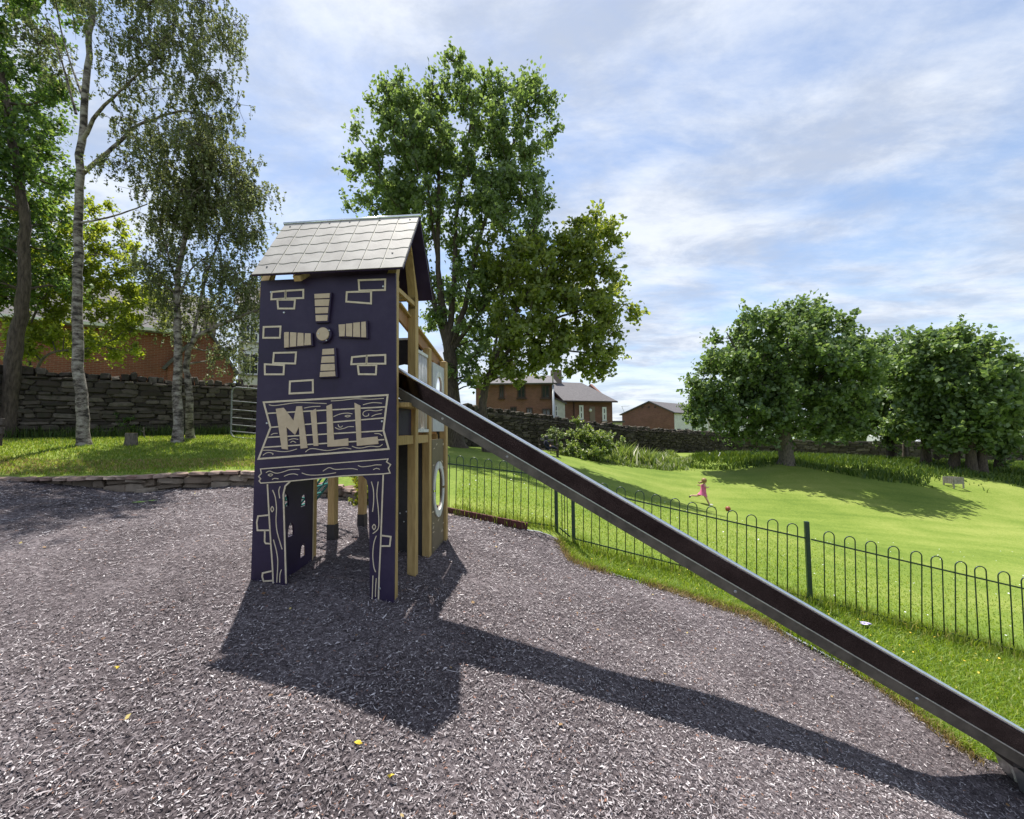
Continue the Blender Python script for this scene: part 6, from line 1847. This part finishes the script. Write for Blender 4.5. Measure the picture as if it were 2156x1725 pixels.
J = {'pelvis': Bp(850, 880), 'waist': Bp(835, 760), 'chest': Bp(828, 620), 'neck': Bp(835, 530), 'head': Bp(845, 455), 'crown': Bp(842, 395), 'shl': Bp(805, 610, .18), 'ell': Bp(800, 740, .22), 'hal': Bp(890, 800, .18), 'shr': Bp(850, 610, -.18), 'elr': Bp(900, 730, -.22), 'har': Bp(1000, 790, -.15),
     'hipf': Bp(900, 870, -.09), 'kneef': Bp(1150, 830, -.10), 'anf': Bp(1310, 930, -.10), 'toef': Bp(1370, 840, -.10), 'hipb': Bp(900, 880, .09), 'kneeb': Bp(1130, 850, .10), 'anb': Bp(1300, 930, .12), 'toeb': Bp(1350, 850, .12)}
Bn2 = [x for x in Bn if x[1] not in ('fgl', 'fgr')]
Rr2 = {'pelvis': .15, 'waist': .14, 'chest': .16, 'neck': .055, 'head': .10, 'crown': .085, 'shl': .07, 'ell': .05, 'hal': .038, 'shr': .07, 'elr': .05, 'har': .038, 'hipf': .095, 'kneef': .07, 'anf': .048, 'toef': .045, 'hipb': .095, 'kneeb': .07, 'anb': .048, 'toeb': .045}
skin_body('body', J, Bn2, Rr2, 'navy', man)
MB().lathe(Bp(845, 445), [(.085, -.10), (.107, -.03), (.105, .04), (.07, .10), (0, .125)], 12).build('hair', 'black', man, smooth=True)
MB().lathe(Bp(858, 470), [(.07, -.08), (.095, -.03), (.09, .04), (0, .06)], 12, (.7, -.7, 0)).build('face', 'skin', man, smooth=True)
for k in ('har', 'hal'):
    MB().lathe(J[k], [(0, -.05), (.04, -.03), (.045, .02), (.03, .06), (0, .08)], 8, (1, 0, -.2)).build('hand', 'skin', man, smooth=True)

# slatted crate at the edge of the shade on the right
RC = reg(2150, 880, 4.662)
q = hit(*RC(1200, 1635), GRASS); cd_ = q[1]
crate = empty('slatted_bin', q, 'pale slatted wooden bin standing in the shade at the foot of the right-hand trees', 'bin')
w_ = 120 / 4.662 / 1.199 / F_PX * cd_; hh_ = 120 / 4.662 / 1.199 / F_PX * cd_
for k in range(6):
    x = -w_ / 2 + w_ * (k + .5) / 6
    for y in (-w_ / 2, w_ / 2):
        MB().box(q + np.array([x, y, hh_ * .68]), (1, 0, 0), (0, 1, 0), EZ, w_ / 6 * .8, .02, hh_ * .62).build('slat', 'grey_wood', crate)
    for xx in (-w_ / 2, w_ / 2):
        MB().box(q + np.array([xx, x, hh_ * .68]), (1, 0, 0), (0, 1, 0), EZ, .02, w_ / 6 * .8, hh_ * .62).build('slat', 'grey_wood', crate)
for sx in (-1, 1):
    for sy in (-1, 1):
        MB().box(q + np.array([sx * w_ * .46, sy * w_ * .46, hh_ * .45]), (1, 0, 0), (0, 1, 0), EZ, .05, .05, hh_ * 1.0).build('leg', 'grey_wood', crate)
# pale hoop half sunk in the grass
q = hit(*RG(1680, 1235), GRASS)
r_ = 85 / 6.341 / 1.199 / F_PX * q[1]
pts = [q + np.array([r_ * math.cos(a), 0, r_ * .95 + r_ * math.sin(a)]) for a in np.linspace(math.pi * 1.02, math.pi * 1.98, 14)]
o = MB().tube(pts, .035, 8).build('bent_hoop', 'rail_white', None, smooth=True)
tag(o, 'pale curved hoop lying in the long grass left of the big round tree', 'hoop')

# small things on the ground
def flat_bit(name, label, cat, u, v, H, size, mat, lobes=5, group=None, lift=.02):
    q = hit(u, v, H)
    n = 2 * lobes + 2
    pts = []
    yaw = random.uniform(0, 6)
    for k in range(n):
        a = 2 * math.pi * k / n + yaw
        r = size * (1 if k % 2 == 0 else .6) * random.uniform(.8, 1.15)
        pts.append(q + np.array([r * math.cos(a), r * .7 * math.sin(a), lift + random.uniform(-.006, .010)]))
    mb = MB().add(pts + [p + EZ * .002 for p in pts] + [q + EZ * (lift + .01), q + EZ * (lift + .012)], [])
    fs = [(k, (k + 1) % n, 2 * n) for k in range(n)] + [(n + (k + 1) % n, n + k, 2 * n + 1) for k in range(n)] + [(k, n + k, n + (k + 1) % n, (k + 1) % n) for k in range(n)]
    mb.f = fs
    o = mb.build(name, mat)
    return tag(o, label, cat, group)
gl_ = 'loose leaves on the bark'
flat_bit('fallen_leaf', 'bright yellow fallen leaf on the bark in the foreground, below the roof shadow', 'leaf', 755, 1574, MULCH, .026, 'yellow_leaf', 3, gl_)
flat_bit('fallen_leaf', 'small yellow-green leaf on the bark near the bottom edge', 'leaf', 823, 1644, MULCH, .018, 'yellow_leaf', 3, gl_)
flat_bit('fallen_leaf', 'tiny yellow leaf on the bark left of the roof shadow', 'leaf', 246, 1414, MULCH, .018, 'yellow_leaf', 3, gl_)
flat_bit('fallen_leaf', 'torn green leaf on the bark in front of the retaining wall', 'leaf', 293, 1060, MULCH, .12, 'green_leaf', 5, gl_)
flat_bit('fallen_leaf', 'green leaf right of the torn one on the sunlit bark', 'leaf', 322, 1057, MULCH, .09, 'green_leaf', 4, gl_)
flat_bit('litter', 'crumpled lilac paper litter on the grass below the tall fence post', 'litter', 1822, 1322, GRASS, .075, 'lilac', 4, None, .05)
